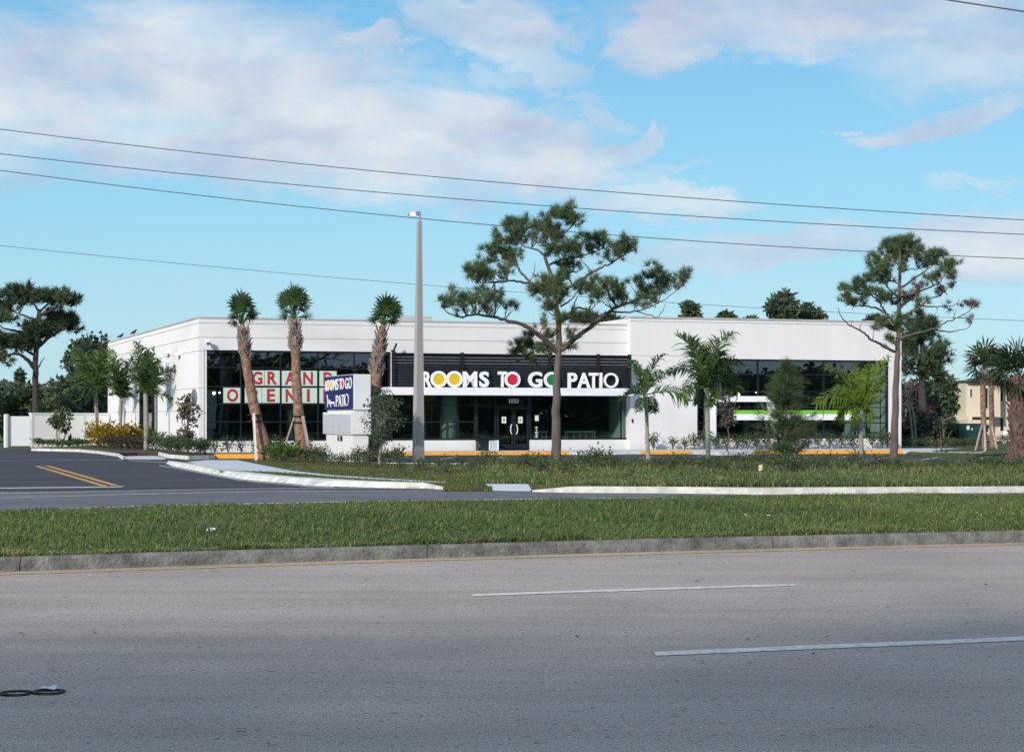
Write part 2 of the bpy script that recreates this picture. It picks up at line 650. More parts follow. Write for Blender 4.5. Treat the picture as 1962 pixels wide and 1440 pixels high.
def YM(x):        # far kerb of the median
    return np.interp(np.asarray(x, float), [-260, -14, -8, -6.2, -3.1, -1.7, 1.2, 5, 10.1, 16, 260], [-30, 25.6, 29.0, 30.6, 32.0, 32.5, 33.3, 34.1, 34.9, 35.8, 80])


def row(yf, z):
    return np.stack([XS, yf, np.full_like(XS, z)], 1)


g = MB()
g.sheet([(-2500, -1200), (2500, -1200), (2500, 3000), (-2500, 3000)], -.05)
tag(g.build('ground', M_GROUND), kind='structure')
r = MB()
r.ribbon(row(YK(XS) - 15.5, 0), row(YK(XS) + .05, 0))
tag(r.build('road', M_ROAD), kind='structure')
r = MB()
r.ribbon(row(YM(XS) - .05, 0), row(np.full_like(XS, 47.0) + .2 * np.clip(XS, -60, 0), 0))
tag(r.build('road', M_FAR), kind='structure')
# near verge on the photographer's side
v = MB()
ya = YK(XS) - 15.5
v.ribbon(row(ya, .0), row(ya, .14))
v.ribbon(row(ya - .16, .14), row(ya, .14))
tag(v.build('kerb', M_KERB), kind='structure')

# lane paint on the near road
mk = MB()


def along(x0, x1, off, w, n=24, z=.005):
    xs = np.linspace(x0, x1, n)
    ys = YK(xs) + off
    mk.ribbon(np.stack([xs, ys - w / 2, np.full(n, z)], 1), np.stack([xs, ys + w / 2, np.full(n, z)], 1))


def gstrip(mb, pts, w, z=.005):
    p = np.array([G(a, b, z) for a, b in pts])
    q0, q1 = p.copy(), p.copy()
    q0[:, 1] -= w / 2
    q1[:, 1] += w / 2
    mb.ribbon(q0, q1)


gstrip(mk, [(905, 1139.5), (1060, 1134), (1215, 1129), (1370, 1124), (1524, 1119.5)], .19)
gstrip(mk, [(1255, 1251.5), (1430, 1244), (1610, 1236.5), (1790, 1229.5), (1962, 1222), (2100, 1216)], .21)
for k in (-2, -1, 1, 2):
    x0 = -.4 + 12.2 * k
    along(x0, x0 + 3.1, -4.55, .17, 6)
    along(x0 + 1.4, x0 + 4.5, -9.1, .17, 6)
tag(mk.build('lane_marking', M_LINE), kind='structure')
mk = MB()
mk.ribbon(row(YK(XS) - .46, .005), row(YK(XS) - .32, .005))
tag(mk.build('edge_marking', M_YLINE), kind='structure')

# ghost of an old painted line, and tar seams, on the near road
gm = MB()
_r = np.random.default_rng(77)
for (a, b, npt) in (((20, 1181), (560, 1158), 46), ((640, 1155), (900, 1147), 14)):
    for _ in range(npt):
        s_ = _r.random()
        c_ = G(a[0] + (b[0] - a[0]) * s_, a[1] + (b[1] - a[1]) * s_ + _r.normal() * 1.0, .005)
        l_, w_ = _r.uniform(.008, .03), _r.uniform(.004, .012)
        gm.add([c_ + (-l_, -w_, 0), c_ + (l_, -w_ * .5, 0), c_ + (l_ * .8, w_, 0), c_ + (-l_ * .7, w_, 0)], [[0, 1, 2, 3]])
tag(gm.build('worn_marking', M_LINE), kind='structure')
sm = MB()
for (a, b) in (((410, 1209), (640, 1197)), ((1240, 1176), (1962, 1150)), ((150, 1300), (420, 1288)), ((900, 1330), (1250, 1311)), ((1480, 1400), (1760, 1391)), ((640, 1197), (800, 1192))):
    n_ = 40
    s_ = np.linspace(0, 1, n_)
    wob = np.cumsum(_r.normal(size=n_)) * .35
    pa = np.array([G(a[0] + (b[0] - a[0]) * q, a[1] + (b[1] - a[1]) * q + w, .004) for q, w in zip(s_, wob)])
    th_ = _r.uniform(.001, .009, n_) * np.sin(s_ * math.pi)
    pb_ = pa.copy()
    pb_[:, 1] += th_
    sm.ribbon(pa, pb_)
tag(sm.build('road_crack', M_RUBBER), kind='structure')

# near kerb of the median, in cast lengths with open joints
kb = MB()
xj = -61.2
while xj < 60:
    xe = min(xj + 4.3, 60)
    n = 7
    xs = np.linspace(xj + .005, xe - .005, n)
    y0 = YK(xs)
    prof = [(0.0, -.04), (.012, .06), (.03, .125), (.06, .148), (.19, .15), (.20, -.04)]
    rows = [np.stack([xs, y0 + dy, np.full(n, z)], 1) for dy, z in prof]
    for a, b in zip(rows[:-1], rows[1:]):
        kb.ribbon(a, b)
    for e in (0, n - 1):
        kb.add([rw[e] for rw in rows], [list(range(len(rows)))])
    xj = xe
tag(kb.build('kerb', M_KERB), kind='structure')
kb = MB()     # far kerb of the median
rows = [row(YM(XS) + dy, z) for dy, z in [(0, -.02), (-.03, .14), (-.18, .15), (-.19, -.02)]]
for a, b in zip(rows[:-1], rows[1:]):
    kb.ribbon(b, a)
tag(kb.build('kerb', M_KERBW), kind='structure')


def lump(x, y, s=1.0, k=0.0):
    return (np.sin(x * .9 * s + 1.3 + k) * np.sin(y * .75 * s + .4 + k) + .6 * np.sin(x * 2.3 * s - y * 1.1 * s + k) * np.sin(y * 1.9 * s + 2 + k)) / 1.6


def zmed(x, t):
    """ground height of the median: t = 0 near kerb .. 1 far kerb; it crowns more to the right"""
    crown = -.03 + .07 * np.clip((x + 3) / 9, 0, 1)
    y = YK(x) + t * (YM(x) - YK(x))
    return .15 + crown * np.sin(np.clip(t, 0, 1) * math.pi) ** .8 + .018 * lump(x, y) * np.sin(math.pi * np.clip(t, 0, 1))


mm = MB()
ts = np.linspace(0, 1, 14)
rows = []
for t_ in ts:
    y = YK(XS) + .18 + t_ * (YM(XS) - .17 - YK(XS) - .18)
    rows.append(np.stack([XS, y, zmed(XS, t_) - .012], 1))
for a, b in zip(rows[:-1], rows[1:]):
    mm.ribbon(a, b)
tag(mm.build('median', M_GROUND, smooth=True), kind='structure')

# car park and driveway asphalt
lot = [G(-700, 946)[:2], G(0, 941)[:2], G(500, 938.2)[:2], G(900, 938.5)[:2], (2, 44), (80, 62), (80, 92), (-90, 92), (-90, 46)]
lo = MB()
lo.sheet(lot, .005)
tag(lo.build('driveway', M_LOT), kind='structure')
mk = MB()
gstrip(mk, [(-300, 952), (0, 945), (250, 939.5), (500, 935.6), (700, 935), (850, 935.5)], .20, .010)
gstrip(mk, [(-300, 963), (0, 953.5), (250, 946.5), (500, 941.3), (700, 939.8), (880, 938.8)], .16, .010)
gstrip(mk, [(-420, 938), (0, 934.6), (120, 933.3), (236, 931.8)], .50, .010)
for pts in ([(330, 886.5), (240, 881.5), (120, 880.5), (0, 882.5), (-60, 883.5)], [(226, 881), (270, 882.6), (326, 885.4)]):
    gstrip(mk, pts, .16, .010)
# white bay lines
for x in np.linspace(690, 1900, 14):
    a, b = G(x, 874.2, .01), G(x - 42, 880.5, .01)
    mk.add([a + (-.06, 0, 0), a + (.06, 0, 0), b + (.06, 0, 0), b + (-.06, 0, 0)], [[0, 1, 2, 3]])
tag(mk.build('road_marking', M_LINE), kind='structure')
mk = MB()
for (x0, y0, x1, y1) in ((71, 892.5, 200, 930.5), (90, 891.8, 221, 929.2)):
    a, b = G(x0, y0, .010), G(x1, y1, .010)
    w = np.array((.085, .0, 0))
    mk.add([a - w, a + w, b + w, b - w], [[0, 1, 2, 3]])
tag(mk.build('centre_marking', M_YLINE), kind='structure')


def poly_px(pts, z):
    return [G(a, b, z)[:2] for a, b in pts]


# lawn beyond the road (one raised piece), its sidewalk, kerbs
back = [(334, 884), (380, 890), (423, 901.5), (463, 904), (560, 913), (640, 918), (714, 921.5), (812, 924), (852, 925.6), (926, 926.4), (1016, 926.8), (1056, 928.2), (1092, 931.0), (1450, 934), (1700, 932.5), (1962, 931)]
lawn = poly_px(back, .13) + [(60, 40.6), (80, 58), (26, 58.5)] + poly_px([(1962, 886.5), (1400, 887.5), (1000, 887.5), (740, 885), (560, 882.2), (455, 881)], .13) + poly_px([(397, 881)], .13)
lw = MB()
lw.prism(lawn, -.03, .13)
tag(lw.build('lawn', M_GROUND), kind='structure')
sw = MB()
sw.sheet(poly_px([(358, 884.5), (397, 881), (455, 881), (500, 890), (560, 901.5), (640, 910), (714, 914.8), (812, 920.4), (886, 924.0), (884, 925.2), (812, 922.8), (714, 917.8), (640, 913), (560, 906), (500, 903), (463, 902), (423, 900.5), (380, 889)], .135), .135)
rmp = [G(930, 926.5, .132), G(1012, 926.8, .132), G(1020, 940.6, .008), G(944, 939.6, .008)]
sw.add(rmp, [[0, 1, 2, 3]])
tag(sw.build('sidewalk', M_WALK), kind='structure')
gr_ = MB()
gr_.add([G(850, 925.5, .128), G(930, 926.5, .128), G(944, 939.6, .006), G(868, 938.4, .006)], [[0, 1, 2, 3]])
gr_.add([G(1012, 926.8, .126), G(1092, 931.0, .126), G(1050, 941.0, .004), G(1020, 940.6, .004)], [[0, 1, 2, 3]])
tag(gr_.build('lawn', M_GROUND), kind='structure')
ml = MB()
for pts in ([(700, 899), (800, 903.5), (900, 899), (1000, 897.5), (1000, 902), (880, 908), (760, 905), (690, 902.5)], [(1380, 897), (1500, 894), (1690, 896), (1820, 898), (1760, 904), (1560, 905.5), (1420, 904)], [(1120, 899), (1230, 896), (1340, 898), (1300, 903), (1160, 904)]):
    ml.sheet(poly_px(pts, .136), .136)
tag(ml.build('mulch', M_MULCH), kind='structure')


def resample(pts, n):
    pts = np.asarray(pts, float)
    d = np.concatenate(([0], np.cumsum(np.linalg.norm(np.diff(pts, axis=0), axis=1))))
    s = np.linspace(0, d[-1], n)
    return np.stack([np.interp(s, d, pts[:, i]) for i in range(pts.shape[1])], 1)


def kerb_between(name, bottom, top, m, ztop, n=60, lip=.3, joints=None):
    """kerb whose toe follows `bottom` on the road and whose back follows `top`"""
    b = resample([G(x, y, 0) for x, y in bottom], n)
    k = resample([G(x, y, z) for (x, y), z in top], n)
    f = b + (k - b) * lip
    f[:, 2] = k[:, 2] * .93
    toe = b - np.array((0, .0, .02))
    k2 = k.copy()
    k2[:, 2] = -.02
    mb = MB()
    for a, c in ((toe, b), (b, f), (f, k), (k, k2)):
        mb.ribbon(a, c)
    return tag(mb.build(name, m), kind='structure')


kerb_between('kerb', [(318, 888), (330, 893), (415, 909.5), (458, 917.5), (500, 922), (560, 926.5), (592, 930.5), (714, 934), (867, 937)],
             [((333, 883.5), .145), ((380, 889), .145), ((423, 900.5), .145), ((463, 902.6), .145), ((560, 912.4), .145), ((714, 921), .145), ((812, 923.8), .145), ((868, 936.4), .03)], M_KERBW, .145, lip=.35)
gut = MB()
gstrip(gut, [(306, 891.5), (340, 896.5), (415, 911), (458, 919), (500, 923.6), (560, 928), (592, 931.8), (640, 933)], .28, .009)
tag(gut.build('gutter', M_WALK), kind='structure')
kerb_between('kerb', [(1012, 940.8), (1100, 942), (1290, 943), (1450, 944), (1700, 943.2), (1962, 942), (2600, 940)],
             [((1020, 939.2), .03), ((1100, 931), .145), ((1290, 932), .145), ((1450, 934), .145), ((1700, 932.4), .145), ((1962, 930.8), .145), ((2600, 927), .145)], M_KERBW, .145, lip=.4)
kk = MB()      # kerb on the car-park side of the lawn
pl = [(740, 886), (1000, 888.4), (1400, 888.4), (1962, 887.4), (2500, 886.5)]
p0 = np.array([G(a, b, .16) for a, b in pl])
p1 = p0 + (0, .18, 0)
b0, b1 = p0 * (1, 1, 0), p1 * (1, 1, 0)
for a, c in ((b0, p0), (p0, p1), (p1, b1)):
    kk.ribbon(a, c)
tag(kk.build('kerb', M_KERBW), kind='structure')
# second traffic island near the right of the car park
isl = MB()
isl.prism(poly_px([(1440, 881.6), (1500, 879.4), (1556, 880.6), (1560, 884.8), (1450, 886)], .14), 0, .14)
tag(isl.build('kerb_island', M_KERBW), kind='structure')
# planting bed and walks in front of the shop
fr_y = [(500, 877.2), (408, 877.2)]
bed = MB()
bq = lambda pts: [tuple(G(a, b, 0)[:2] + np.array((0, .2))) for a, b in pts]
bed.prism([(-23.5, 100)] + bq([(62, 863.4), (150, 865.6), (190, 869.4), (222, 873.2), (262, 872.4), (303, 872.8), (322, 877.2), (362, 880.0), (400, 879.0), (412, 878.2), (520, 878.0)]) + [(-5.2, 76.0), (-4.8, 80.2), (-13.5, 77.5)], -.02, .12)
tag(bed.build('planting_bed', M_MULCH), kind='structure')
bg_ = MB()
bg_.sheet([tuple(G(a, b, 0)[:2] + np.array((0, .35))) for a, b in [(66, 863.3), (150, 865.5), (188, 869), (214, 871.5), (200, 864), (150, 861), (80, 860)]], .125)
tag(bg_.build('lawn', M_GROUND), kind='structure')
wk = MB()
wk.sheet(poly_px([(226, 874.6), (262, 873.2), (300, 873.2), (320, 877.8), (312, 880), (260, 879.4), (234, 879.8)], .012), .012)
wk.prism(bq([(735, 872.2), (900, 871.4), (1090, 870.8), (1228, 869.8), (1322, 869.4), (1380, 872.2), (1444, 870.6), (1475, 869.4), (1730, 868.8), (1790, 868.8)]) + [(22.5, 88.6), (-4.6, 81)], -.02, .14)
tag(wk.build('sidewalk', M_WALK), kind='structure')


def kerb_line(name, pts, m, h=.15, w=.18, dz=0):
    p = np.array([G(a, b, 0) for a, b in pts])
    q = p + (0, w, 0)
    mb = MB()
    t0, t1 = p + (0, .015, h), q + (0, 0, h)
    for a, c in ((p, t0), (t0, t1), (t1, q)):
        mb.ribbon(a, c)
    for e in (0, -1):
        mb.add([p[e], t0[e], t1[e], q[e]], [[0, 1, 2, 3]])
    return tag(mb.build(name, m), kind='structure')


kerb_line('kerb', [(60, 863.4), (150, 865.6), (190, 869.4), (225, 874.5), (236, 880.2)], M_KERBW, .13, .22)
kerb_line('kerb', [(303, 872.6), (322, 877.5), (362, 880.4), (400, 879.4), (410.5, 878.6)], M_KERBW, .15, .3)
kerb_line('yellow_kerb', [(411, 878.4), (520, 878.2)], M_KERBY, .19, .25)
kerb_line('yellow_kerb', [(700, 872.4), (900, 871.6), (1090, 871)], M_KERBY, .15, .25)
kerb_line('kerb', [(1090.3, 871), (1180, 870.6), (1228, 870)], M_KERBW, .05, .5)
kerb_line('yellow_kerb', [(1228.3, 870), (1322, 869.6)], M_KERBY, .15, .25)
kerb_line('kerb', [(1322.4, 869.6), (1380, 872.5), (1444, 871.4)], M_KERBW, .15, .3)
kerb_line('yellow_kerb', [(1444.3, 870.8), (1475, 869.6), (1730, 869)], M_KERBY, .17, .25)
kerb_line('kerb', [(1730.4, 869), (1760, 870.5), (1880, 872.0), (1890, 868.5)], M_KERBW, .13, .3)
bed = MB()
bed.prism(poly_px([(1735, 868.6), (1765, 870), (1868, 871), (1962, 866), (2200, 862)], .12) + [(70, 110), (21, 110), (20.5, 90)], -.02, .115)
tag(bed.build('lawn', M_GROUND), kind='structure')

# ------------------------------------------------------------------ shop building
FM, FY0 = .32, 82.85
FN = math.sqrt(1 + FM * FM)
FD = np.array((1 / FN, FM / FN, 0))
FNR = np.array((FM / FN, -1 / FN, 0))        # outward, towards the road
FO = np.array(((381 - 981) / FPX, 1, 0)) * (FY0 / (1 - FM * (381 - 981) / FPX))


def u_of(px, n=0.0):
    k = (px - 981) / FPX
    o = FO + n * FNR
    # o + u d = (kY, Y)
    u = (k * o[1] - o[0]) / (FD[0] - k * FD[1])
    return u


def z_of(px, py, n=0.0):
    p = FO + n * FNR + u_of(px, n) * FD
    return EYE - (py - 800) / FPX * p[1]


def W(u, z, n=0.0):
    return FO + u * FD + n * FNR + np.array((0, 0, z))


def fbox(mb, u0, u1, z0, z1, n0, n1):
    """box on the facade: n0 (inner) .. n1 (outer)"""
    return mb.hexa([W(u0, z0, n0), W(u1, z0, n0), W(u1, z0, n1), W(u0, z0, n1), W(u0, z1, n0), W(u1, z1, n0), W(u1, z1, n1), W(u0, z1, n1)])


ZB = .10
ZT1 = z_of(381, 609.5)
ZT2 = z_of(1210, 609, .45)
ZH = z_of(390, 670)
ZS = z_of(390, 845)
U390, U748, U1207 = u_of(391), u_of(749), u_of(1207)
UR0, UR1 = u_of(1208, .45), u_of(1727, .45)
shop = thing('shop_building', W(0, ZB), 'white stucco furniture shop with dark glass front, black slat screen and white lettering', 'building')
SDV = P(208, 857, 104.5) - P(381, 857, FO[1])
SDV[2] = 0
SLEN = np.linalg.norm(SDV)
SD = SDV / SLEN
SN = np.array((-SD[1], SD[0], 0))            # outward of the left side wall
w = MB()
T = .35
fbox(w, 0, U390, ZB, ZT1, -T, 0)
fbox(w, U390, U748, ZH, ZT1, -T, 0)
fbox(w, U390, U748, ZB, ZS, -T, 0)
ZC = z_of(900, 757, 0)                        # head of the glazing under the canopy
ZSL = z_of(900, 843, 0)
fbox(w, U748, u_of(1205), z_of(900, 757, 0) + .05, ZT1, -T, 0)
fbox(w, U748, u_of(913), ZB, ZSL, -T, .12)
fbox(w, u_of(1015), u_of(1205), ZB, ZSL, -T, .12)
w.build('front_wall', M_STUCCO, shop)
# left side wall with its tall dark window
w = MB()


def sbox(mb, s0, s1, z0, z1, n0, n1):
    o = FO
    f = lambda s, z, n: o + SD * s + SN * n + np.array((0, 0, z))
    return mb.hexa([f(s0, z0, n0), f(s0, z0, n1), f(s1, z0, n1), f(s1, z0, n0), f(s0, z1, n0), f(s0, z1, n1), f(s1, z1, n1), f(s1, z1, n0)])


def s_of(px):
    k = (px - 981) / FPX
    return (k * FO[1] - FO[0]) / (SD[0] - k * SD[1])


S0, S1 = s_of(302), s_of(264)
ZSH, ZSS = 4.45, .5
sbox(w, .02, S0, ZB, ZT1, -T, .0)
sbox(w, S0, S1, ZSH, ZT1, -T, .0)
sbox(w, S0, S1, ZB, ZSS, -T, .0)
sbox(w, S1, SLEN, ZB, ZT1, -T, .0)
w.build('side_wall', M_STUCCO2, shop)
w = MB()
fbox(w, UR0, u_of(1336, .45), ZB, ZT2, -T, .45)
ZRH = z_of(1500, 688.5, .45)
ZRS = z_of(1500, 840, .45)
UW0, UW1 = u_of(1336, .45), u_of(1703, .45)
fbox(w, UW0, UW1, ZRH, ZT2, .1, .45)
fbox(w, UW0, UW1, ZB, ZRS, .1, .45)
fbox(w, UW1, UR1, ZB, ZT2, -T, .45)
# roof body and rear walls of the taller block
fbox(w, UR1 - .35, UR1 - .002, ZB, ZT2, -17, -T)
fbox(w, UR0, UR0 + .3, ZT1 - 1.2, ZT2, -17, -T)
w.build('block_wall', M_STUCCO, shop)
rf = MB()
a0, a1 = W(.4, 5.25, -.36), W(u_of(1205), 5.25, -.36)
rf.hexa([a0, a1, a1 + SD * (SLEN - .5), a0 + SD * (SLEN - .5)] + [q + np.array((0, 0, .2)) for q in (a0, a1, a1 + SD * (SLEN - .5), a0 + SD * (SLEN - .5))])
fbox(rf, UR0 + .31, UR1 - .36, 5.6, 5.8, -17, .09)
rf.build('roof', M_TRIM, shop)
bk = MB()
b0 = FO + SD * SLEN
bk.hexa([b0 + (0, 0, ZB), b0 + FD * 33 + (0, 0, ZB), b0 + FD * 33 + SD * .3 + (0, 0, ZB), b0 + SD * .3 + (0, 0, ZB),
         b0 + (0, 0, ZT1), b0 + FD * 33 + (0, 0, ZT1), b0 + FD * 33 + SD * .3 + (0, 0, ZT1), b0 + SD * .3 + (0, 0, ZT1)])
bk.build('rear_wall', M_STUCCO2, shop)
# cap trim and shallow panel joints
tr = MB()
fbox(tr, -.02, u_of(1205), ZT1, ZT1 + .07, -T - .02, .03)
sbox(tr, .05, SLEN, ZT1 + .002, ZT1 + .072, -T, .03)
fbox(tr, UR0 - .02, UR1 + .03, ZT2, ZT2 + .08, -T, .49)
tr.build('parapet_cap', M_TRIM, shop)
jt = MB()
zj = z_of(391, 646.5)
for zz in (z_of(391, 619), zj):
    fbox(jt, .0, u_of(1205), zz, zz + .03, -.01, .004)
    sbox(jt, .0, SLEN, zz, zz + .03, -.01, .004)
sbox(jt, .0, SLEN, ZH - .05, ZH - .025, -.01, .004)
for zz in (2.95, 1.95):
    sbox(jt, .0, S0, zz, zz + .025, -.01, .004)
    sbox(jt, S1, SLEN, zz, zz + .025, -.01, .004)
fbox(jt, .0, U390, 2.95, 2.975, -.01, .004)
fbox(jt, .0, U390, ZH - .05, ZH - .025, -.01, .004)
for z_ in (z_of(1210, 681, .45),):
    fbox(jt, UR0, UW0, z_, z_ + .02, .44, .453)
fbox(jt, UR0, UR1, ZT2 - .16, ZT2 - .13, .44, .453)
jt.build('panel_joint', M_JOINT, shop)


def grid_window(name, us, zs, n, parent=None, bar=.09, deep=.12, pane=True, thin=.05):
    """dark frame with mullions at every u in us and z in zs; one glass sheet behind"""
    fr = MB()
    u0, u1, z0, z1 = us[0], us[-1], zs[0], zs[-1]
    for i, u in enumerate(us):
        h = bar if i in (0, len(us) - 1) else thin
        a, b = (u, u + h) if i == 0 else ((u - h, u) if i == len(us) - 1 else (u - h / 2, u + h / 2))
        fbox(fr, a, b, z0, z1, n - deep, n)
    for j, z in enumerate(zs):
        h = bar if j in (0, len(zs) - 1) else thin
        a, b = (z, z + h) if j == 0 else ((z - h, z) if j == len(zs) - 1 else (z - h / 2, z + h / 2))
        fbox(fr, u0 + bar, u1 - bar, a, b, n - deep + .004, n - .004)
    o = fr.build(name, M_BLACK, parent or shop)
    if pane:
        pn = MB()
        fbox(pn, u0 + .02, u1 - .02, z0 + .02, z1 - .02, n - deep * .65, n - deep * .55)
        pn.build('pane', M_GLASS, o)
    return o


zr = lambda y: z_of(500, y)
grid_window('window', [U390] + [u_of(x) for x in (462, 538, 610, 680)] + [U748], [ZS, zr(808), zr(774), zr(740.5), zr(704.5), ZH], -.06)
ZCW = ZC + .05
grid_window('window', [U748] + [u_of(x) for x in (808, 846, 879)] + [u_of(913)], [ZSL, z_of(800, 808), z_of(800, 776), ZCW], -.06)
grid_window('window', [u_of(1015)] + [u_of(1192)] + [u_of(1205)], [ZSL, ZCW], -.06)
grid_window('window', [UW0] + [u_of(x, .45) for x in (1374, 1454, 1517, 1580, 1640)] + [UW1], [ZRS, z_of(1500, 810, .45), z_of(1500, 780, .45), z_of(1500, 750, .45), z_of(1500, 717, .45), ZRH], .40, deep=.14)
# side window
sf = MB()
sbox(sf, S0, S0 + .1, ZSS, ZSH, -.25, -.08)
sbox(sf, S1 - .1, S1, ZSS, ZSH, -.25, -.08)
sbox(sf, S0 + .1, S1 - .1, ZSH - .1, ZSH, -.25, -.08)
sbox(sf, S0 + .1, S1 - .1, ZSS, ZSS + .1, -.25, -.08)
for q in (.36, .70):
    sbox(sf, S0 + (S1 - S0) * q, S0 + (S1 - S0) * q + .07, ZSS + .1, ZSH - .1, -.24, -.09)
so_ = sf.build('window', M_BLACK, shop)
sp = MB()
sbox(sp, S0 + .02, S1 - .02, ZSS + .02, ZSH - .02, -.2, -.18)
sp.build('pane', M_GLASS, so_)
# entrance: two doors, transom and side lights
UD0, UD1 = u_of(913), u_of(1015)
zd = z_of(984, 778)
grid_window('entrance_frame', [UD0, u_of(950), u_of(1019 - 1) - .06], [ZB + .06, zd, ZCW], -.06)
for (a, b, hx) in ((952, 983.4, 980.2), (984.6, 1013, 988.0)):
    d = MB()
    ua, ub = u_of(a), u_of(b)
    z0, z1 = ZB + .10, zd - .04
    fbox(d, ua, ua + .09, z0, z1, -.045, .0)
    fbox(d, ub - .09, ub, z0, z1, -.045, .0)
    fbox(d, ua + .09, ub - .09, z0, z0 + .22, -.044, -.002)
    fbox(d, ua + .09, ub - .09, z1 - .1, z1, -.044, -.002)
    dd = d.build('door', M_BLACK, shop)
    h = MB()
    uh = u_of(hx)
    zc = z_of(984, 822)
    sgn = 1 if hx > 984 else -1
    pts = [W(uh + sgn * .07 * math.sin(q), zc + .22 * math.cos(q) * 1.0, .06 + .02 * abs(math.sin(q))) for q in np.linspace(0, math.pi, 9)]
    h.tube(pts, .022, 6)
    h.build('handle', M_WHITE, dd)
    pp = MB()
    pc = 965.5 if hx < 984 else 997.0
    fbox(pp, u_of(pc - 4.2), u_of(pc + 4.2), z_of(984, 810.5), z_of(984, 798), .006, .010)
    po = pp.build('notice', M_PAPER, dd)
    pk = MB()
    for q in (801.5, 804, 806):
        fbox(pk, u_of(pc - 2), u_of(pc + 2), z_of(984, q + .9), z_of(984, q - .3), .012, .013)
    pk.build('print', M_DARKTXT, po)


# ---- lettering (built-in font outlines, normalised to a box)
def glyph_mesh(s, offset=0.0):
    c = bpy.data.curves.new('glyph', 'FONT')
    c.body = s
    c.size = 1
    c.extrude = .5
    c.offset = offset
    c.resolution_u = 6
    o = bpy.data.objects.new('glyph', c)
    COL.objects.link(o)
    dg = bpy.context.evaluated_depsgraph_get()
    me = bpy.data.meshes.new_from_object(o.evaluated_get(dg))
    bpy.data.objects.remove(o)
    bpy.data.curves.remove(c)
    v = np.empty(len(me.vertices) * 3)
    me.vertices.foreach_get('co', v)
    v = v.reshape(-1, 3)
    f = [list(p.vertices) for p in me.polygons]
    bpy.data.meshes.remove(me)
    lo, hi = v.min(0), v.max(0)
    v = (v - (lo + hi) / 2) / np.maximum(hi - lo, 1e-6)
    return v, f


def letter(name, s, centre, ud, w_, h_, th, nd, m, parent, offset=.0):
    v, f = glyph_mesh(s, offset)
    ud, nd = np.asarray(ud), np.asarray(nd)
    vv = centre + v[:, :1] * w_ * ud + v[:, 1:2] * h_ * np.array((0, 0, 1)) + v[:, 2:3] * th * nd
    mb = MB()
    mb.add(vv, f)
    return mb.build(name, m, parent)


def ring(name, centre, ud, rx, rz, inner, th, nd, m, parent, n=32):
    """flat O: annulus of given thickness"""
    mb = MB()
    ud, nd = np.asarray(ud), np.asarray(nd)
    zz = np.array((0, 0, 1))
    loops = []
    for (k, d) in ((1, -.5), (1, .5), (inner, .5), (inner, -.5)):
        loops.append([centre + ud * rx * k * math.cos(a) + zz * rz * k * math.sin(a) + nd * th * d for a in np.linspace(0, 2 * math.pi, n, endpoint=False)])
    v = np.concatenate(loops)
    f = []
    for a in range(4):
        b = (a + 1) % 4
        for j in range(n):
            f.append((a * n + j, a * n + (j + 1) % n, b * n + (j + 1) % n, b * n + j))
    mb.add(v, np.array(f))
    return mb.build(name, m, parent)


def disc(name, centre, ud, rx, rz, th, nd, m, parent, n=28):
    mb = MB()
    ud, nd = np.asarray(ud), np.asarray(nd)
    zz = np.array((0, 0, 1))
    lo_ = [centre + ud * rx * math.cos(a) + zz * rz * math.sin(a) - nd * th / 2 for a in np.linspace(0, 2 * math.pi, n, endpoint=False)]
    hi_ = [p + nd * th for p in lo_]
    mb.add(lo_ + hi_, [list(range(n)), list(range(2 * n - 1, n - 1, -1))] + [[j, (j + 1) % n, n + (j + 1) % n, n + j] for j in range(n)])
    return mb.build(name, m, parent)


# ---- canopy, slat screen and channel letters over the entrance
NC = 1.3
cz0, cz1 = z_of(980, 757, NC), z_of(980, 742.5, NC)
uc0, uc1 = u_of(742, NC), u_of(1214, NC)
cn = MB()
fbox(cn, uc0, uc1, cz0, cz1, .004, NC)
cn.build('canopy', M_WHITE, shop)
st = z_of(980, 680, NC - .25)
scr = MB()
us0, us1 = u_of(751, NC - .25), u_of(1209, NC - .25)
nsl = 11
ph = (st - cz1) / nsl
for i in range(nsl):
    z0 = cz1 + i * ph + .004
    gap = .008 if i in (7, 8, 9) else .002
    fbox(scr, us0, us1, z0, z0 + ph - gap, NC - .33, NC - .29)
screen = scr.build('slat_screen', M_SLAT, shop)
for px in (754, 885, 1053, 1146, 1206):
    sp = MB()
    u = u_of(px, NC - .25)
    up = .09 if px > 760 else .12
    fbox(sp, u - .07, u + .07, cz1 + .002, st + up, NC - .285, NC - .16)
    sp.build('post', M_BLACK, screen)
rail = MB()
fbox(rail, us0, us1, st + .002, st + .04, NC - .34, NC - .2)
rail.build('rail', M_BLACK, screen)
LN = NC - .02


def sign_letter(s, x0, x1, y0=711.5, y1=741.5, off=.02, th=.12):
    n = LN - .06
    ua, ub = u_of(x0, n), u_of(x1, n)
    za, zb = z_of((x0 + x1) / 2, y1, n), z_of((x0 + x1) / 2, y0, n)
    return letter('sign_letter', s, W((ua + ub) / 2, (za + zb) / 2, n), FD, ub - ua, zb - za, th, FNR, M_LETTER, shop, off)


def sign_o(xc, yc, r, inner, face=None):
    n = LN - .06
    k = 84.0 / FPX
    o = ring('sign_letter', W(u_of(xc, n), z_of(xc, yc, n), n), FD, r * k * 1.03, r * k, inner, .12, FNR, M_LETTER, shop)
    if face is not None:
        disc('face_disc', W(u_of(xc, n), z_of(xc, yc, n), n), FD, r * k * inner * 1.02, r * k * inner * .99, .08, FNR, face, o)
    return o


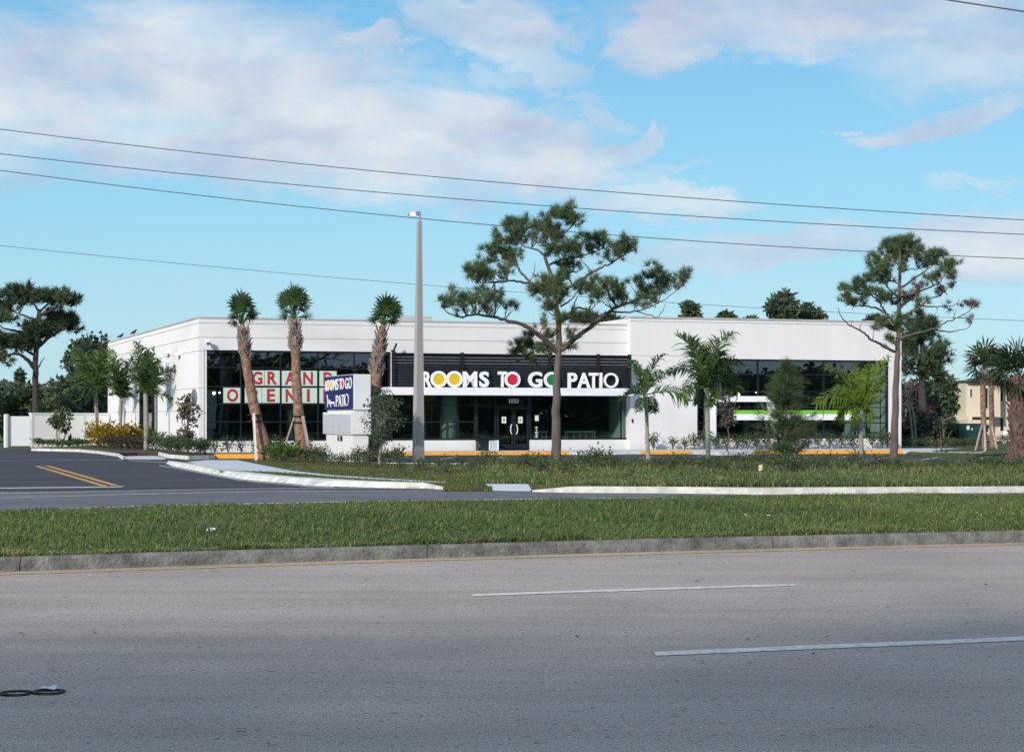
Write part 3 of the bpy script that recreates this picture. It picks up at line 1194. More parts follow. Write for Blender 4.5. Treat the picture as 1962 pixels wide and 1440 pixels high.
sign_letter('R', 809, 827, off=.035)
sign_o(840.5, 726.3, 15.2, .68, M_YEL)
sign_o(870.5, 726.3, 15.2, .68, M_YEL)
sign_letter('M', 887, 914, off=.035)
sign_letter('S', 918.5, 936.5, off=.035)
sign_letter('T', 954, 971, off=.03)
sign_o(981.5, 727, 15.0, .68, M_RED)
sign_letter('G', 1012, 1038.5, 712, 742, off=.03)
sign_o(1057, 727.6, 15.0, .68, M_GRN)
sign_letter('P', 1088, 1105.5, 714, 743, off=.025)
sign_letter('A', 1106.5, 1131, 714, 743, off=.025)
sign_letter('T', 1128.5, 1146, 714, 743, off=.025)
sign_letter('I', 1149, 1153.5, 714, 743, off=.0)
sign_o(1170.5, 728.6, 14.2, .74)
for i, ch in enumerate('1850'):
    x = 974.6 + i * 5.0
    n = -.04
    letter('house_number', ch, W(u_of(x + 2, n), z_of(984, 768, n), n), FD, .10 if ch != '1' else .045, .20, .02, FNR, M_LETTER, shop, .0)
# decals on the side light right of the doors
dc = MB()
for (x0, x1, y0, y1) in ((1025.5, 1032.5, 795, 806),):
    fbox(dc, u_of(x0), u_of(x1), z_of(1028, y1), z_of(1028, y0), -.045, -.040)
dc.build('notice', M_PAPER, shop)
dc = MB()
fbox(dc, u_of(1028), u_of(1028.5), z_of(1028, 837), z_of(1028, 816), -.045, -.042)
for k, (x0, x1, y) in enumerate(((1025.6, 1031, 818), (1027, 1030, 823), (1025.2, 1031.5, 827.5), (1026, 1031, 832), (1025.4, 1031, 836))):
    fbox(dc, u_of(x0), u_of(x1), z_of(1028, y + 1.5), z_of(1028, y), -.045, -.041)
dc.build('hours_decal', M_PAPER, shop)

# ---- white portal frame and green-topped band on the right block
pf = MB()
NP = .75
ua, ub = u_of(1362.5, NP), u_of(1480, NP)
zt_, zl_ = z_of(1420, 758.5, NP), z_of(1420, 769.5, NP)
fbox(pf, ua, ua + .27, ZB, zl_, .46, NP)
fbox(pf, ua, ub, zl_ + .002, zt_, .46, NP)
pf.build('portal_frame', M_WHITE, shop)
bd = MB()
na = .62
fbox(bd, u_of(1408, na), u_of(1642, na), z_of(1500, 804.5, na), z_of(1500, 793, na), .46, na)
bo = bd.build('awning_band', M_WHITE, shop)
gb = MB()
fbox(gb, u_of(1408, na), u_of(1642, na), z_of(1500, 793, na) + .003, z_of(1500, 785.5, na), .46, na - .03)
gb.build('green_strip', M_GREENB, bo)
for (xa, ya, xb, yb, wpx) in ((1368, 690, 1384, 757, 8), (1472, 770, 1500, 850, 11), (1642, 795, 1660, 846, 12)):
    lg = MB()  # plain white slanted blocks, two behind the glass and one by the portal
    n = .10 if xa != 1472 else NP
    a0, a1 = u_of(xa, n), u_of(xa + wpx, n)
    b0_, b1_ = u_of(xb - wpx, n), u_of(xb, n)
    z0, z1 = z_of(xa, yb, n), z_of(xa, ya, n)
    lg.hexa([W(b0_, z0, n - .25), W(b1_, z0, n - .25), W(b1_, z0, n), W(b0_, z0, n), W(a0, z1, n - .25), W(a1, z1, n - .25), W(a1, z1, n), W(a0, z1, n)])
    lg.build('leaning_white_shape', M_INTW, shop)

# ---- interior seen through the glass
it = MB()
fbox(it, .3, UR1 - .36, ZB, ZB + .06, -9, -T)
it.build('interior_floor', M_INTF, shop)
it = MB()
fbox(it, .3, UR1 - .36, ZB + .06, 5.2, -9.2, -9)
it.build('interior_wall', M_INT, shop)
it = MB()
fbox(it, u_of(1703, .45) - .5, u_of(1703, .45) - .02, ZB + .06, 5.5, -3.2, -.4)
it.build('interior_end_wall', M_INTW, shop)
it = MB()
fbox(it, u_of(1196) - .05, u_of(1196) + .12, ZSL, ZCW, -1.9, -.45)
it.build('interior_screen', M_INTW, shop)
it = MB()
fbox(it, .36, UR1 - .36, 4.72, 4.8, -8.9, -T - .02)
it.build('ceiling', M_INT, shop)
it = MB()
c = W(u_of(861, -.8), 0, -.8)
it.tube([c + (0, 0, ZB + .07), c + (0, 0, 4.7)], .36, 20)
it.build('column', M_INTW, shop, smooth=True)
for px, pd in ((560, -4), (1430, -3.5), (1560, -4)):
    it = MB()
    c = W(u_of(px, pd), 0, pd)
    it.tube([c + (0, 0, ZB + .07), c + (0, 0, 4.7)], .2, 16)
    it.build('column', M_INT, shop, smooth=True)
# roof plant, cameras and lamps on the walls
rp = MB()
fbox(rp, u_of(772, -3), u_of(828, -3), 5.46, 6.49, -5, -3)
rp.build('roof_unit', M_TRIM, shop)
cmn = MB()
p = W(u_of(397), z_of(397, 655), .0)
cmn.tube([p, p + FNR * .22], .05, 8)
cmn.ellipsoid(p + FNR * .3 + np.array((0, 0, -.03)), (.12, .12, .12))
co = cmn.build('security_camera', M_WHITE, shop, smooth=True)
cl = MB()
cl.ellipsoid(p + FNR * .38 + np.array((-.02, 0, -.07)), (.06, .06, .06))
cl.build('lens', M_BLACK, co, smooth=True)
for px, z in ((324, 4.72), (345, 4.55)):
    s = s_of(px)
    wl = MB()
    sbox(wl, s - .25, s + .25, z, z + .12, .001, .3)
    wl.build('wall_light', M_WHITE, shop)
wl = MB()
s = s_of(374)
c = FO + SD * s + SN * .02 + np.array((0, 0, z_of(381, 760)))
nn = 20
lo_ = [c + SD * .5 * math.cos(a) + np.array((0, 0, .36 * math.sin(a))) for a in np.linspace(0, 2 * math.pi, nn, endpoint=False)]
wl.add(lo_ + [q + SN * .06 for q in lo_], [list(range(nn)), list(range(2 * nn - 1, nn - 1, -1))] + [[j, (j + 1) % nn, nn + (j + 1) % nn, nn + j] for j in range(nn)])
wl.build('round_vent', M_STEEL, shop)
fl = MB()
p = W(u_of(753, .2), z_of(753, 672, .0), .0)
fl.tube([p, p + FNR * .35, p + FNR * .45 + np.array((.1, 0, .32))], .05, 6)
fl.build('flood_light', M_BLACK, shop)
sw_ = MB()
fbox(sw_, u_of(1210, .45), u_of(1212.6, .45), z_of(1211, 809, .45), z_of(1211, 802, .45), .452, .50)
sw_.build('access_box', M_BLACK, shop)

# ---- posters taped in the window: one sheet per letter
posters = [('G', 479.5, 506.5, 709.5, 738.5, 'upper row, leftmost'), ('R', 507.2, 536, 709.5, 738.5, ''), ('A', 540, 572, 710, 739, ''), ('N', 572.8, 607.5, 710, 739, ''), ('D', 612, 645, 710.5, 739.5, ''),
           ('O', 428, 463, 742.5, 771.5, ''), ('P', 469, 501.5, 742.5, 771.5, ''), ('E', 502.2, 536, 742.5, 771.5, ''), ('N', 540, 573, 743, 772, ''), ('I', 573.8, 607.5, 743, 772, ''), ('N', 612, 645, 743, 772, ''), ('G', 645.8, 678, 743, 772, '')]
PL = {0: 'pale green window poster with red letter G, first in the upper row', 1: 'pale green window poster with red letter R', 2: 'pale green window poster with red letter A',
      3: 'pale green window poster with red letter N in the upper row', 4: 'pale green window poster with red letter D, last in the upper row', 5: 'pale green window poster with red letter O',
      6: 'pale green window poster with red letter P, crossed by a leaning palm trunk', 7: 'pale green window poster with red letter E', 8: 'pale green window poster with red letter N directly after the E',
      9: 'pale green window poster with red letter I', 10: 'pale green poster with red letter N half hidden by the blue sign', 11: 'pale green poster with red letter G hidden behind the blue sign'}
NPst = -.075
for i, (s, x0, x1, y0, y1, _) in enumerate(posters):
    u0, u1 = u_of(x0, NPst), u_of(x1, NPst)
    z0, z1 = z_of((x0 + x1) / 2, y1, NPst), z_of((x0 + x1) / 2, y0, NPst)
    root = thing('window_poster', W((u0 + u1) / 2, z0, NPst), PL[i], 'poster', 'letter posters in the big window')
    pm = MB()
    fbox(pm, u0, u1, z0, z1, NPst - .004, NPst)
    pm.build('sheet', M_POSTER, root)
    hw = (u1 - u0)
    wl_ = {'I': .17, 'O': .62, 'G': .58, 'N': .56, 'A': .62, 'E': .46, 'R': .54, 'P': .5, 'D': .54}[s]
    letter('letter', s, W((u0 + u1) / 2, (z0 + z1) / 2, NPst + .004), FD, .80 * wl_, (z1 - z0) * .86, .006, FNR, M_PRED, root, .035)

# ---- bin and white box by the entrance
t = thing('litter_bin', W(u_of(920, .5), ZB, .5), 'black litter bin with tilted lid beside the shop entrance', 'bin')
b = MB()
fbox(b, u_of(914, .5), u_of(933, .5), .14, z_of(920, 845, .5), .3, .75)
b.build('body', M_BIN, t)
b = MB()
fbox(b, u_of(914, .5) - .02, u_of(933, .5) + .02, z_of(920, 845, .5) + .003, z_of(920, 842, .5), .28, .77)
b.build('lid', M_BLACK, t)
t = thing('white_planter', W(u_of(943, .5), ZB, .5), 'square white planter box standing by the entrance doors', 'planter')
b = MB()
fbox(b, u_of(934.5, .5), u_of(952.5, .5), .14, z_of(943, 843.5, .5), .3, .7)
b.build('box', M_SIGNG, t)
b = MB()
for a0, a1 in ((934.5, 936), (951, 952.5)):
    fbox(b, u_of(a0, .5) - .01, u_of(a1, .5) + .01, .141, z_of(943, 843.5, .5) + .012, .28, .72)
b.build('corner_trim', M_WHITE, t)
# ---- lit lamps and benches inside
lamps = [(410, 753, -1.0, 'lit white table lamp at the left end of the big window'), (420.5, 752, -2.2, 'smaller lit lamp just right of the lamp at the left window end'),
         (1358, 755.5, -1.2, 'lit lamp behind the right palm trunk above the white portal'), (1367.5, 755, -2, 'small lit lamp above the corner of the white portal'), (1415, 755.5, -1.0, 'lit lamp above the middle of the white portal beam'), (1449, 751, -2.6, 'dim lit lamp above the right half of the portal beam')]
for i, (x, y, n, lab) in enumerate(lamps):
    c = W(u_of(x, n), z_of(x, y, n), n)
    t = thing('interior_lamp', c, lab, 'lamp', 'lit lamps inside the shop')
    b = MB()
    b.ellipsoid(c, (.075, .075, .075) if i not in (1, 3, 5) else (.045, .045, .045), 10, 8)
    b.build('bulb', M_WARM, t, smooth=True)
    b = MB()
    b.tube([c + (0, 0, .07), (c[0], c[1], 4.71)], .012, 5)
    b.build('cord', M_BLACK, t)


def bench(x0, x1, y0, n, lab, cat):
    ua, ub = u_of(x0, n), u_of(x1, n)
    zt = z_of(x0, y0, n)
    t = thing('patio_bench', W((ua + ub) / 2, ZB + .06, n), lab, cat)
    b = MB()
    z0 = ZB + .06
    fbox(b, ua, ub, z0 + .44, z0 + .449, n - .06, n)
    for u in (ua, ub - .06):
        for (za, nn) in ((zt, n), (z0 + .4, n + .56)):
            lg = MB()
            fbox(lg, u, u + .06, z0, za, nn - .06, nn - .001)
            lg.build('leg', M_INTW, t)
    k = int((ub - ua) / .28)
    for i in range(k):
        u = ua + (ub - ua) * (i + .5) / k
        fbox(b, u - .02, u + .02, z0 + .449, zt - .0, n - .05, n - .02)
    b.build('frame', M_INTW, t)
    b = MB()
    fbox(b, ua - .02, ub + .02, zt + .002, zt + .1, n - .08, n + .02)
    b.build('top_rail', M_INTW, t)
    b = MB()
    fbox(b, ua + .061, ub - .061, z0 + .34, z0 + .44, n + .01, n + .499)
    b.build('seat', M_POSTER, t)


bench(1082, 1141, 829, -1.6, 'pale lattice-back patio bench inside the window right of the pine trunk', 'bench')
bench(1030, 1048, 829, -1.6, 'narrow pale patio chair inside the window left of the pine trunk', 'chair')

# ------------------------------------------------------------------ low white yard wall with gate, left
t = thing('yard_wall', P(110, 858, 100), 'low white yard wall running left from the rear of the shop', 'wall')
wa, wb, wc, wd = P(208, 858, 103.5), P(60, 858, 100.5), P(18, 858, 100), P(11, 858, 99.8)
zt = EYE + 7 / FPX * 101


def wallseg(mb, a, b, z0, z1, th=.25):
    d = (b - a) * (1, 1, 0)
    d /= np.linalg.norm(d)
    q = np.array((-d[1], d[0], 0)) * th
    a, b = a * (1, 1, 0), b * (1, 1, 0)
    zz = np.array((0, 0, 1))
    return mb.hexa([a + zz * z0, b + zz * z0, b + q + zz * z0, a + q + zz * z0, a + zz * z1, b + zz * z1, b + q + zz * z1, a + q + zz * z1])


m = MB()
wallseg(m, wb, wa, -.02, zt)
wallseg(m, P(10, 858, 99.8), P(16, 858, 99.9), -.02, zt)
m.build('wall', M_STUCCO2, t)
m = MB()
wallseg(m, wb + (0, -.05, 0), wa + (0, -.05, 0), zt + .002, zt + .07, .35)
m.build('coping', M_WHITE, t)
m = MB()
for px in (62, 108, 161):
    k = (px - 60) / 148.
    c = wb + (wa - wb) * k
    m.box((c[0] - .025, c[1] - .012, 0), (c[0] + .025, c[1] + .02, zt - .1))
m.build('joint', M_TRIM, t)
t = thing('yard_gate', P(36, 858, 100), 'flat white metal yard gate at the left end of the low wall', 'gate')
m = MB()
wallseg(m, P(18.5, 858, 100), P(58.5, 858, 100.5), .06, zt - .12, .06)
m.build('leaf', M_WHITE, t)
m = MB()
wallseg(m, P(15.8, 858, 99.85), P(18, 858, 99.95), -.02, zt - .05, .1)
m.build('post', M_STEEL, t)

# ------------------------------------------------------------------ roadside sign
YS = 61.0
C0 = P(677, 800, YS)
C0[2] = 0
C1 = P(623, 800, 64.4)
C1[2] = 0
SA = C1 - C0
SGL = np.linalg.norm(SA)
SA /= SGL
SB = np.array((SA[1], -SA[0], 0))            # along the narrow end
SBW = .62
zs = lambda y: EYE - (y - 800) / FPX * YS


def sgbox(mb, a0, a1, b0, b1, z0, z1):
    q = lambda a, b, z: C0 + SA * a + SB * b + np.array((0, 0, z))
    return mb.hexa([q(a0, b0, z0), q(a0, b1, z0), q(a1, b1, z0), q(a1, b0, z0), q(a0, b0, z1), q(a0, b1, z1), q(a1, b1, z1), q(a1, b0, z1)])


t = thing('monument_sign', C0 + SA * SGL / 2 + SB * SBW / 2, 'white roadside sign with blue upper face on a stepped white base', 'sign')
m = MB()
sgbox(m, .0, SGL, .0, SBW, zs(784), zs(716.5))
m.build('cabinet', M_SIGNW, t)
m = MB()
sgbox(m, .02, SGL - .02, -.03, -.003, zs(783.5), zs(717.5))
face = m.build('blue_face', M_BLUE, t)
m = MB()
sgbox(m, .1, SGL - .1, .06, SBW - .06, zs(789), zs(784.2))
m.build('neck', M_SIGNW, t)
m = MB()
sgbox(m, -.06, SGL + .08, -.06, SBW + .0, zs(832), zs(789.2))
m.build('middle_cabinet', M_SIGNW, t)
m = MB()
sgbox(m, .05, SGL - .0, -.085, -.063, zs(829), zs(793))
m.build('grey_panel', M_SIGNG, t)
m = MB()
sgbox(m, .0, SGL - .15, .0, SBW - .08, .1, zs(832.3))
m.build('base', M_SIGNW, t)
m = MB()
sgbox(m, 1.35, 1.95, -.02, -.002, zs(845.5), zs(835.5))
nt = m.build('number_tile', M_BLACK, t)


def on_sign(a, z, n=.035):
    return C0 + SA * a - SB * n + np.array((0, 0, z))


letter('digit', '2', on_sign(1.65, zs(840.5), .025), -SA, .2, .13, .01, -SB, M_LETTER, nt, .02)


def a_of(px):
    k = (px - 981) / FPX
    return (k * C0[1] - C0[0]) / (SA[0] - k * SA[1])


def sgl(s, x0, x1, y0, y1, off=.012, m_=M_LETTER):
    a0, a1 = a_of(x0), a_of(x1)
    sc = (C0 + SA * (a0 + a1) / 2)[1]
    zA, zB = EYE - (y1 - 800) / FPX * sc, EYE - (y0 - 800) / FPX * sc
    return letter('sign_letter', s, on_sign((a0 + a1) / 2, (zA + zB) / 2), -SA, abs(a1 - a0), zB - zA, .02, -SB, m_, face, off)


def sgo(x0, x1, y0, y1, fm, inner=.72, m_=M_LETTER):
    a0, a1 = a_of(x0), a_of(x1)
    sc = (C0 + SA * (a0 + a1) / 2)[1]
    zA, zB = EYE - (y1 - 800) / FPX * sc, EYE - (y0 - 800) / FPX * sc
    c = on_sign((a0 + a1) / 2, (zA + zB) / 2)
    ring('sign_letter', c, -SA, abs(a1 - a0) / 2, (zB - zA) / 2, inner, .02, -SB, m_, face)
    if fm is not None:
        disc('face_disc', c, -SA, abs(a1 - a0) / 2 * inner, (zB - zA) / 2 * inner, .012, -SB, fm, face)


sgl('R', 625.0, 628.2, 729.5, 749)
sgo(628.2, 633.6, 727.5, 748.5, M_YEL)
sgo(633.8, 639.6, 727, 748, M_YEL)
sgl('M', 640.2, 645.6, 726.5, 747.5)
sgl('S', 646.2, 650.4, 725.5, 747)
sgl('T', 652.0, 656.0, 725, 746)
sgo(655.4, 661.0, 724.5, 745.5, M_RED)
sgl('G', 663.2, 669.4, 723.8, 745)
sgo(670.0, 676.0, 722.5, 744.5, M_GRN)
sgl('P', 645.6, 650.4, 757, 778.5, .0)
sgl('A', 650.6, 656.0, 756.5, 778.5, .0)
sgl('T', 656.4, 660.6, 756, 778, .0)
sgl('I', 661.0, 662.0, 755.5, 777.5, .0)
sgo(662.6, 670.0, 754, 777.5, None, .84)
# chaise pictogram on the blue face
ic = MB()


def icbar(x0, y0, x1, y1, w_=.045):
    pts = []
    for x, y in ((x0, y0), (x1, y1)):
        a = a_of(x)
        sc = (C0 + SA * a)[1]
        pts.append((a, EYE - (y - 800) / FPX * sc))
    (a0, z0), (a1, z1) = pts
    d = np.array((a1 - a0, z1 - z0))
    L_ = np.linalg.norm(d) + 1e-9
    q = np.array((-d[1], d[0])) / L_ * w_ / 2
    cs = [(a0 - q[0], z0 - q[1]), (a1 - q[0], z1 - q[1]), (a1 + q[0], z1 + q[1]), (a0 + q[0], z0 + q[1])]
    ic.hexa([on_sign(a, z, .028) for a, z in cs] + [on_sign(a, z, .045) for a, z in cs])


icbar(628.6, 756, 629.6, 767, .05)
icbar(629.4, 766.5, 634.2, 766.5, .045)
icbar(629.4, 771.5, 642.4, 771.0, .07)
icbar(629.6, 767, 629.4, 779.5, .05)
icbar(634.2, 767, 635.8, 779.5, .045)
icbar(642.0, 771, 642.8, 778.5, .045)
ic.build('chair_pictogram', M_LETTER, face)

# ------------------------------------------------------------------ street light
YP = 59.0
pb = P(801.5, 884, YP)
t = thing('street_light', pb, 'tall square tapered concrete light pole with one short arm', 'street light')
m = MB()
zp = EYE + (800 - 424) / FPX * YP
hb, ht = .165, .068
rot = math.radians(28)


def sq(c, h, z):
    return [(c[0] + h * 1.35 * math.cos(rot + math.pi / 4 + k * math.pi / 2), c[1] + h * 1.35 * math.sin(rot + math.pi / 4 + k * math.pi / 2), z) for k in range(4)]


ct = P(803.5, 424, YP)
m.hexa(sq(pb, hb, -.02) + sq(ct, ht, zp))
m.build('pole', M_POLE, t)
m = MB()
zt = EYE + (800 - 405) / FPX * YP
m.tube([(ct[0] + .01, ct[1], zp - .1), (ct[0] + .01, ct[1], zt)], .035, 8)
m.build('tenon', M_STEEL, t)
m = MB()
hz = EYE + (800 - 410.5) / FPX * YP
x0, x1 = P(781.5, 410, YP)[0], P(801.5, 410, YP)[0]
sec = [(x0, .04, hz - .05, hz + .0), (x0 + .08, .10, hz - .06, hz + .05), (x0 + .25, .12, hz - .06, hz + .075), (x1 + .02, .05, hz - .02, hz + .09)]
vs, fs = [], []
for (x, hy, za, zb) in sec:
    vs += [(x, YP - hy, za), (x, YP + hy, za), (x, YP + hy * .7, zb), (x, YP - hy * .7, zb)]
for i in range(3):
    for j in range(4):
        fs.append([i * 4 + j, i * 4 + (j + 1) % 4, i * 4 + 4 + (j + 1) % 4, i * 4 + 4 + j])
fs += [[0, 1, 2, 3], [15, 14, 13, 12]]
m.add(vs, fs)
lh = m.build('lamp_head', M_STEEL, t)
m = MB()
m.box((x0 + .07, YP - .13, hz - .075), (x1 - .06, YP + .09, hz + .012))
m.build('lens', M_LENS, lh)

# ------------------------------------------------------------------ overhead lines
lines = [([(-900, 110), (0, 247), (480, 304), (981, 352), (1480, 391), (1962, 421), (2900, 468)], 68, .016, 'topmost of the three thick power lines crossing the whole sky'),
         ([(-900, 172), (0, 292), (480, 347), (1000, 393), (1480, 424), (1962, 447), (2900, 480)], 69, .016, 'middle of the three thick power lines, passing the tall pine top'),
         ([(-900, 185), (0, 325), (400, 376), (800, 417), (1200, 457), (1600, 479), (1962, 492), (2900, 512)], 70, .016, 'lowest of the three thick power lines, passing behind the light pole head'),
         ([(-900, 364), (0, 469), (420, 511), (810, 547), (1300, 583), (1650, 600), (1962, 612), (2900, 634)], 88, .012, 'thin low wire just above the shop roof'),
         ([(1500, -55), (1810, 0), (1962, 22), (2900, 120)], 40, .017, 'thick cable cutting the top right corner of the sky')]
for pts, Y, rad, lab in lines:
    q = np.array(pts, float)
    xs = np.linspace(q[0, 0], q[-1, 0], 60)
    # smooth curve through the measured points
    co = np.polyfit(q[:, 0] / 1000, q[:, 1], 3 if len(q) > 4 else 2)
    ys = np.polyval(co, xs / 1000)
    m = MB()
    m.tube([P(a, b, Y) for a, b in zip(xs, ys)], rad, 5)
    tag(m.build('power_line', M_CABLE, loc=P(xs[0], ys[0], Y)), lab, 'power line', 'overhead lines')
# ------------------------------------------------------------------ vegetation materials
L_PINE = leafmat('pine_needles', (.055, .10, .052), (.155, .205, .08), .22, .6)
L_PINEB = leafmat('dead_needles', (.11, .075, .06), (.19, .11, .085), .12, .6)
L_DARK = leafmat('dark_tree_leaves', (.044, .074, .048), (.125, .170, .082), .28, .6)
L_MID = leafmat('tree_leaves', (.052, .085, .045), (.13, .165, .075), .28, .6)
L_BRUSH = leafmat('brown_brush_leaves', (.06, .056, .052), (.15, .13, .11), .2, .7)
L_SABAL = leafmat('fan_palm_leaf', (.03, .07, .028), (.10, .16, .055), .2, .45)
L_SABALD = leafmat('dark_fan_palm_leaf', (.018, .036, .018), (.06, .085, .035), .2, .45, (.16, .11, .05))
L_PALM = leafmat('feather_palm_leaf', (.030, .070, .026), (.11, .175, .05), .3, .45)
L_PALMY = leafmat('yellow_green_palm_leaf', (.06, .12, .022), (.26, .34, .05), .35, .45)
L_SHRUB = leafmat('shrub_leaves', (.04, .066, .032), (.125, .16, .065), .28, .55)
L_SHRUBG = leafmat('bright_shrub_leaves', (.035, .07, .018), (.14, .21, .04), .3, .55)
L_CROTON = leafmat('yellow_croton_leaves', (.10, .085, .010), (.46, .30, .02), .25, .5)
L_PURPLE = leafmat('purple_green_leaves', (.03, .035, .025), (.075, .072, .045), .2, .55)
L_MAG = leafmat('bronze_leaves', (.07, .05, .035), (.24, .19, .13), .2, .5)
L_FEATH = leafmat('feathery_green', (.045, .085, .042), (.12, .175, .07), .3, .6)
L_GRASS = leafmat('grass_blades', (.066, .108, .036), (.180, .240, .074), .35, .5, (.33, .28, .14))
L_LAWN = leafmat('lawn_blades', (.065, .09, .028), (.17, .19, .06), .3, .6, (.26, .22, .11))
B_PINE = mat('pine_bark', (.125, .10, .092), .95, .35, 5, .6, 18, stretch=(1, 1, .3), detail=9)
B_DARK = mat('dark_bark', (.055, .048, .042), .95, .3, 4, .4)
B_SABAL = mat('palm_trunk_bark', (.17, .095, .07), .9, .45, 9, .8, 16, detail=5, stretch=(1, 1, .8), col2=(.36, .225, .165))
B_BOOT = mat('palm_boot_fibre', (.25, .20, .175), .95, .4, 8, .4)
B_BOOTD = mat('dark_palm_boot', (.15, .095, .085), .95, .4, 8, .5)
B_GREY = mat('grey_palm_trunk', (.27, .26, .215), .85, .22, 4, .3, stretch=(1, 1, 3))
B_TWIG = mat('twig', (.10, .085, .07), .95, .2, 6)


def unit(v):
    v = np.asarray(v, float)
    return v / (np.linalg.norm(v, axis=-1, keepdims=True) + 1e-9)


def quads(mb, c, d, s, length, width, tint, bend=0.0):
    """n pointed leaves: centre c, direction d, side s"""
    n = len(c)
    length = np.broadcast_to(length, (n,))[:, None]
    width = np.broadcast_to(width, (n,))[:, None]
    a = c
    b = c + d * length * .45 + s * width * .5
    e = c + d * length * .45 - s * width * .5
    t = c + d * length - np.array((0, 0, 1.)) * bend * length
    v = np.stack([a, b, t, e], 1).reshape(-1, 3)
    f = np.arange(4 * n).reshape(n, 4)
    mb.add(v, f, np.repeat(np.broadcast_to(tint, (n,)), 4))


def tris(mb, c, d, s, length, width, tint):
    n = len(c)
    length = np.broadcast_to(length, (n,))[:, None]
    width = np.broadcast_to(width, (n,))[:, None]
    v = np.stack([c - s * width / 2, c + s * width / 2, c + d * length], 1).reshape(-1, 3)
    mb.add(v, np.arange(3 * n).reshape(n, 3), np.repeat(np.broadcast_to(tint, (n,)), 3))


def rdir(rng, n):
    return unit(rng.normal(size=(n, 3)))


def needle_tuft(mb, rng, c, axis, n, ln, wd, tint, spread=1.0):
    d = unit(axis * 1.0 + rng.normal(size=(n, 3)) * spread * .75)
    s = unit(np.cross(d, rdir(rng, n)))
    base = c + rng.normal(size=(n, 3)) * ln * .12
    tris(mb, base, d, s, ln * rng.uniform(.7, 1.1, n), wd, np.clip(tint + rng.normal(size=n) * .1, 0, 1))


# ------------------------------------------------------------------ pines from their measured limbs
def pine(name, label, zx, zy, zs, Y, trunk, r0, r1, branches, foliage, seed, tufts=6, sig=26, ln=.27, needles=30, wd=.022, dead=(), bark=None, group=None, spread=.8, shade=None, base_z=.1):
    rng = np.random.default_rng(seed)
    mpp = Y / FPX                                   # metres per photo pixel
    conv = lambda p: (zx + p[0] * zs, zy + p[1] * zs)
    tp = [conv(p) for p in trunk]
    n = len(tp)
    pts = [P(x, y, Y) for x, y in tp]
    pts[0][2] = base_z - .1
    root = thing(name, (pts[0][0], pts[0][1], base_z), label, 'tree', group)
    rr = np.linspace(0, 1, n)
    wood = MB()
    tr = resample(pts, 28)
    rad = np.interp(np.linspace(0, 1, 28), [0, .03, .1, 1], [r0 * 1.25, r0 * 1.08, r0, r1])
    tr[1:-1, :2] += rng.normal(size=(26, 2)) * r0 * .06
    wood.tube(tr, rad, 10)
    wood.build('trunk', bark or B_PINE, root, smooth=True)
    nodes_px = [((p[0] / p[1] * FPX + 981), 800 - (p[2] - EYE) / p[1] * FPX, p[1]) for p in tr[3:]]
    limbs = MB()
    for bi, (bp, ra, rb) in enumerate(branches):
        q = [conv(p) for p in bp]
        dd = [math.hypot(q[0][0] - a, q[0][1] - b) for a, b, _ in nodes_px]
        y0 = nodes_px[int(np.argmin(dd))][2]
        slope = rng.uniform(.25, spread) * (1 if bi % 2 else -1)
        acc = 0
        w3 = []
        for i, (a, b) in enumerate(q):
            if i:
                acc += math.hypot(a - q[i - 1][0], b - q[i - 1][1]) * mpp
            w3.append(P(a, b, y0 + slope * acc))
        w3 = resample(w3, max(8, len(w3) * 4))
        # soften the corners
        for _ in range(2):
            w3[1:-1] = (w3[:-2] + 2 * w3[1:-1] + w3[2:]) / 4
        w3[1:] += rng.normal(size=(len(w3) - 1, 3)) * .012
        limbs.tube(w3, np.linspace(ra, rb, len(w3)) * mpp, 7)
        nodes_px += [((p[0] / p[1] * FPX + 981), 800 - (p[2] - EYE) / p[1] * FPX, p[1]) for p in w3]
    fol, brown = MB(), MB()
    nod = np.array(nodes_px)
    nb = 0
    for fi, fp in enumerate(list(foliage) + list(dead)):
        isd = fi >= len(foliage)
        a, b = conv(fp)
        dist = np.hypot(nod[:, 0] - a, nod[:, 1] - b)
        # prefer wood lying below or inwards of the clump
        k = int(np.argmin(dist + np.where(nod[:, 1] < b - 2, 14, 0)))
        yc = nod[k, 2] + rng.normal() * .25
        c = P(a, b, yc)
        s = P(*nod[k])
        clump_t = rng.uniform(.15, .75)
        for j in range(tufts if not isd else max(2, tufts // 2)):
            off = rng.normal(size=3) * sig * zs * mpp * np.array((1, 1.1, .8))
            cc = c + off
            ax = unit((cc - s) * .8 + np.array((0, 0, .35)) + rng.normal(size=3) * .25)
            needle_tuft(brown if isd else fol, rng, cc, ax, needles, ln, wd, np.clip(clump_t + rng.normal() * .15, 0, 1), 1.0)
            if j % 2 == 0:
                mid = (s + cc) / 2 + rng.normal(size=3) * .05 - np.array((0, 0, .04))
                limbs.tube([s, mid, cc], np.array((1.1, .8, .5)) * .014 * (Y / 58) , 4, cap=False)
    limbs.build('limbs', bark or B_PINE, root, smooth=True)
    cr = fol.build('crown', shade or L_PINE, root)
    if dead:
        brown.build('dead_needles', L_PINEB, root)
    return root


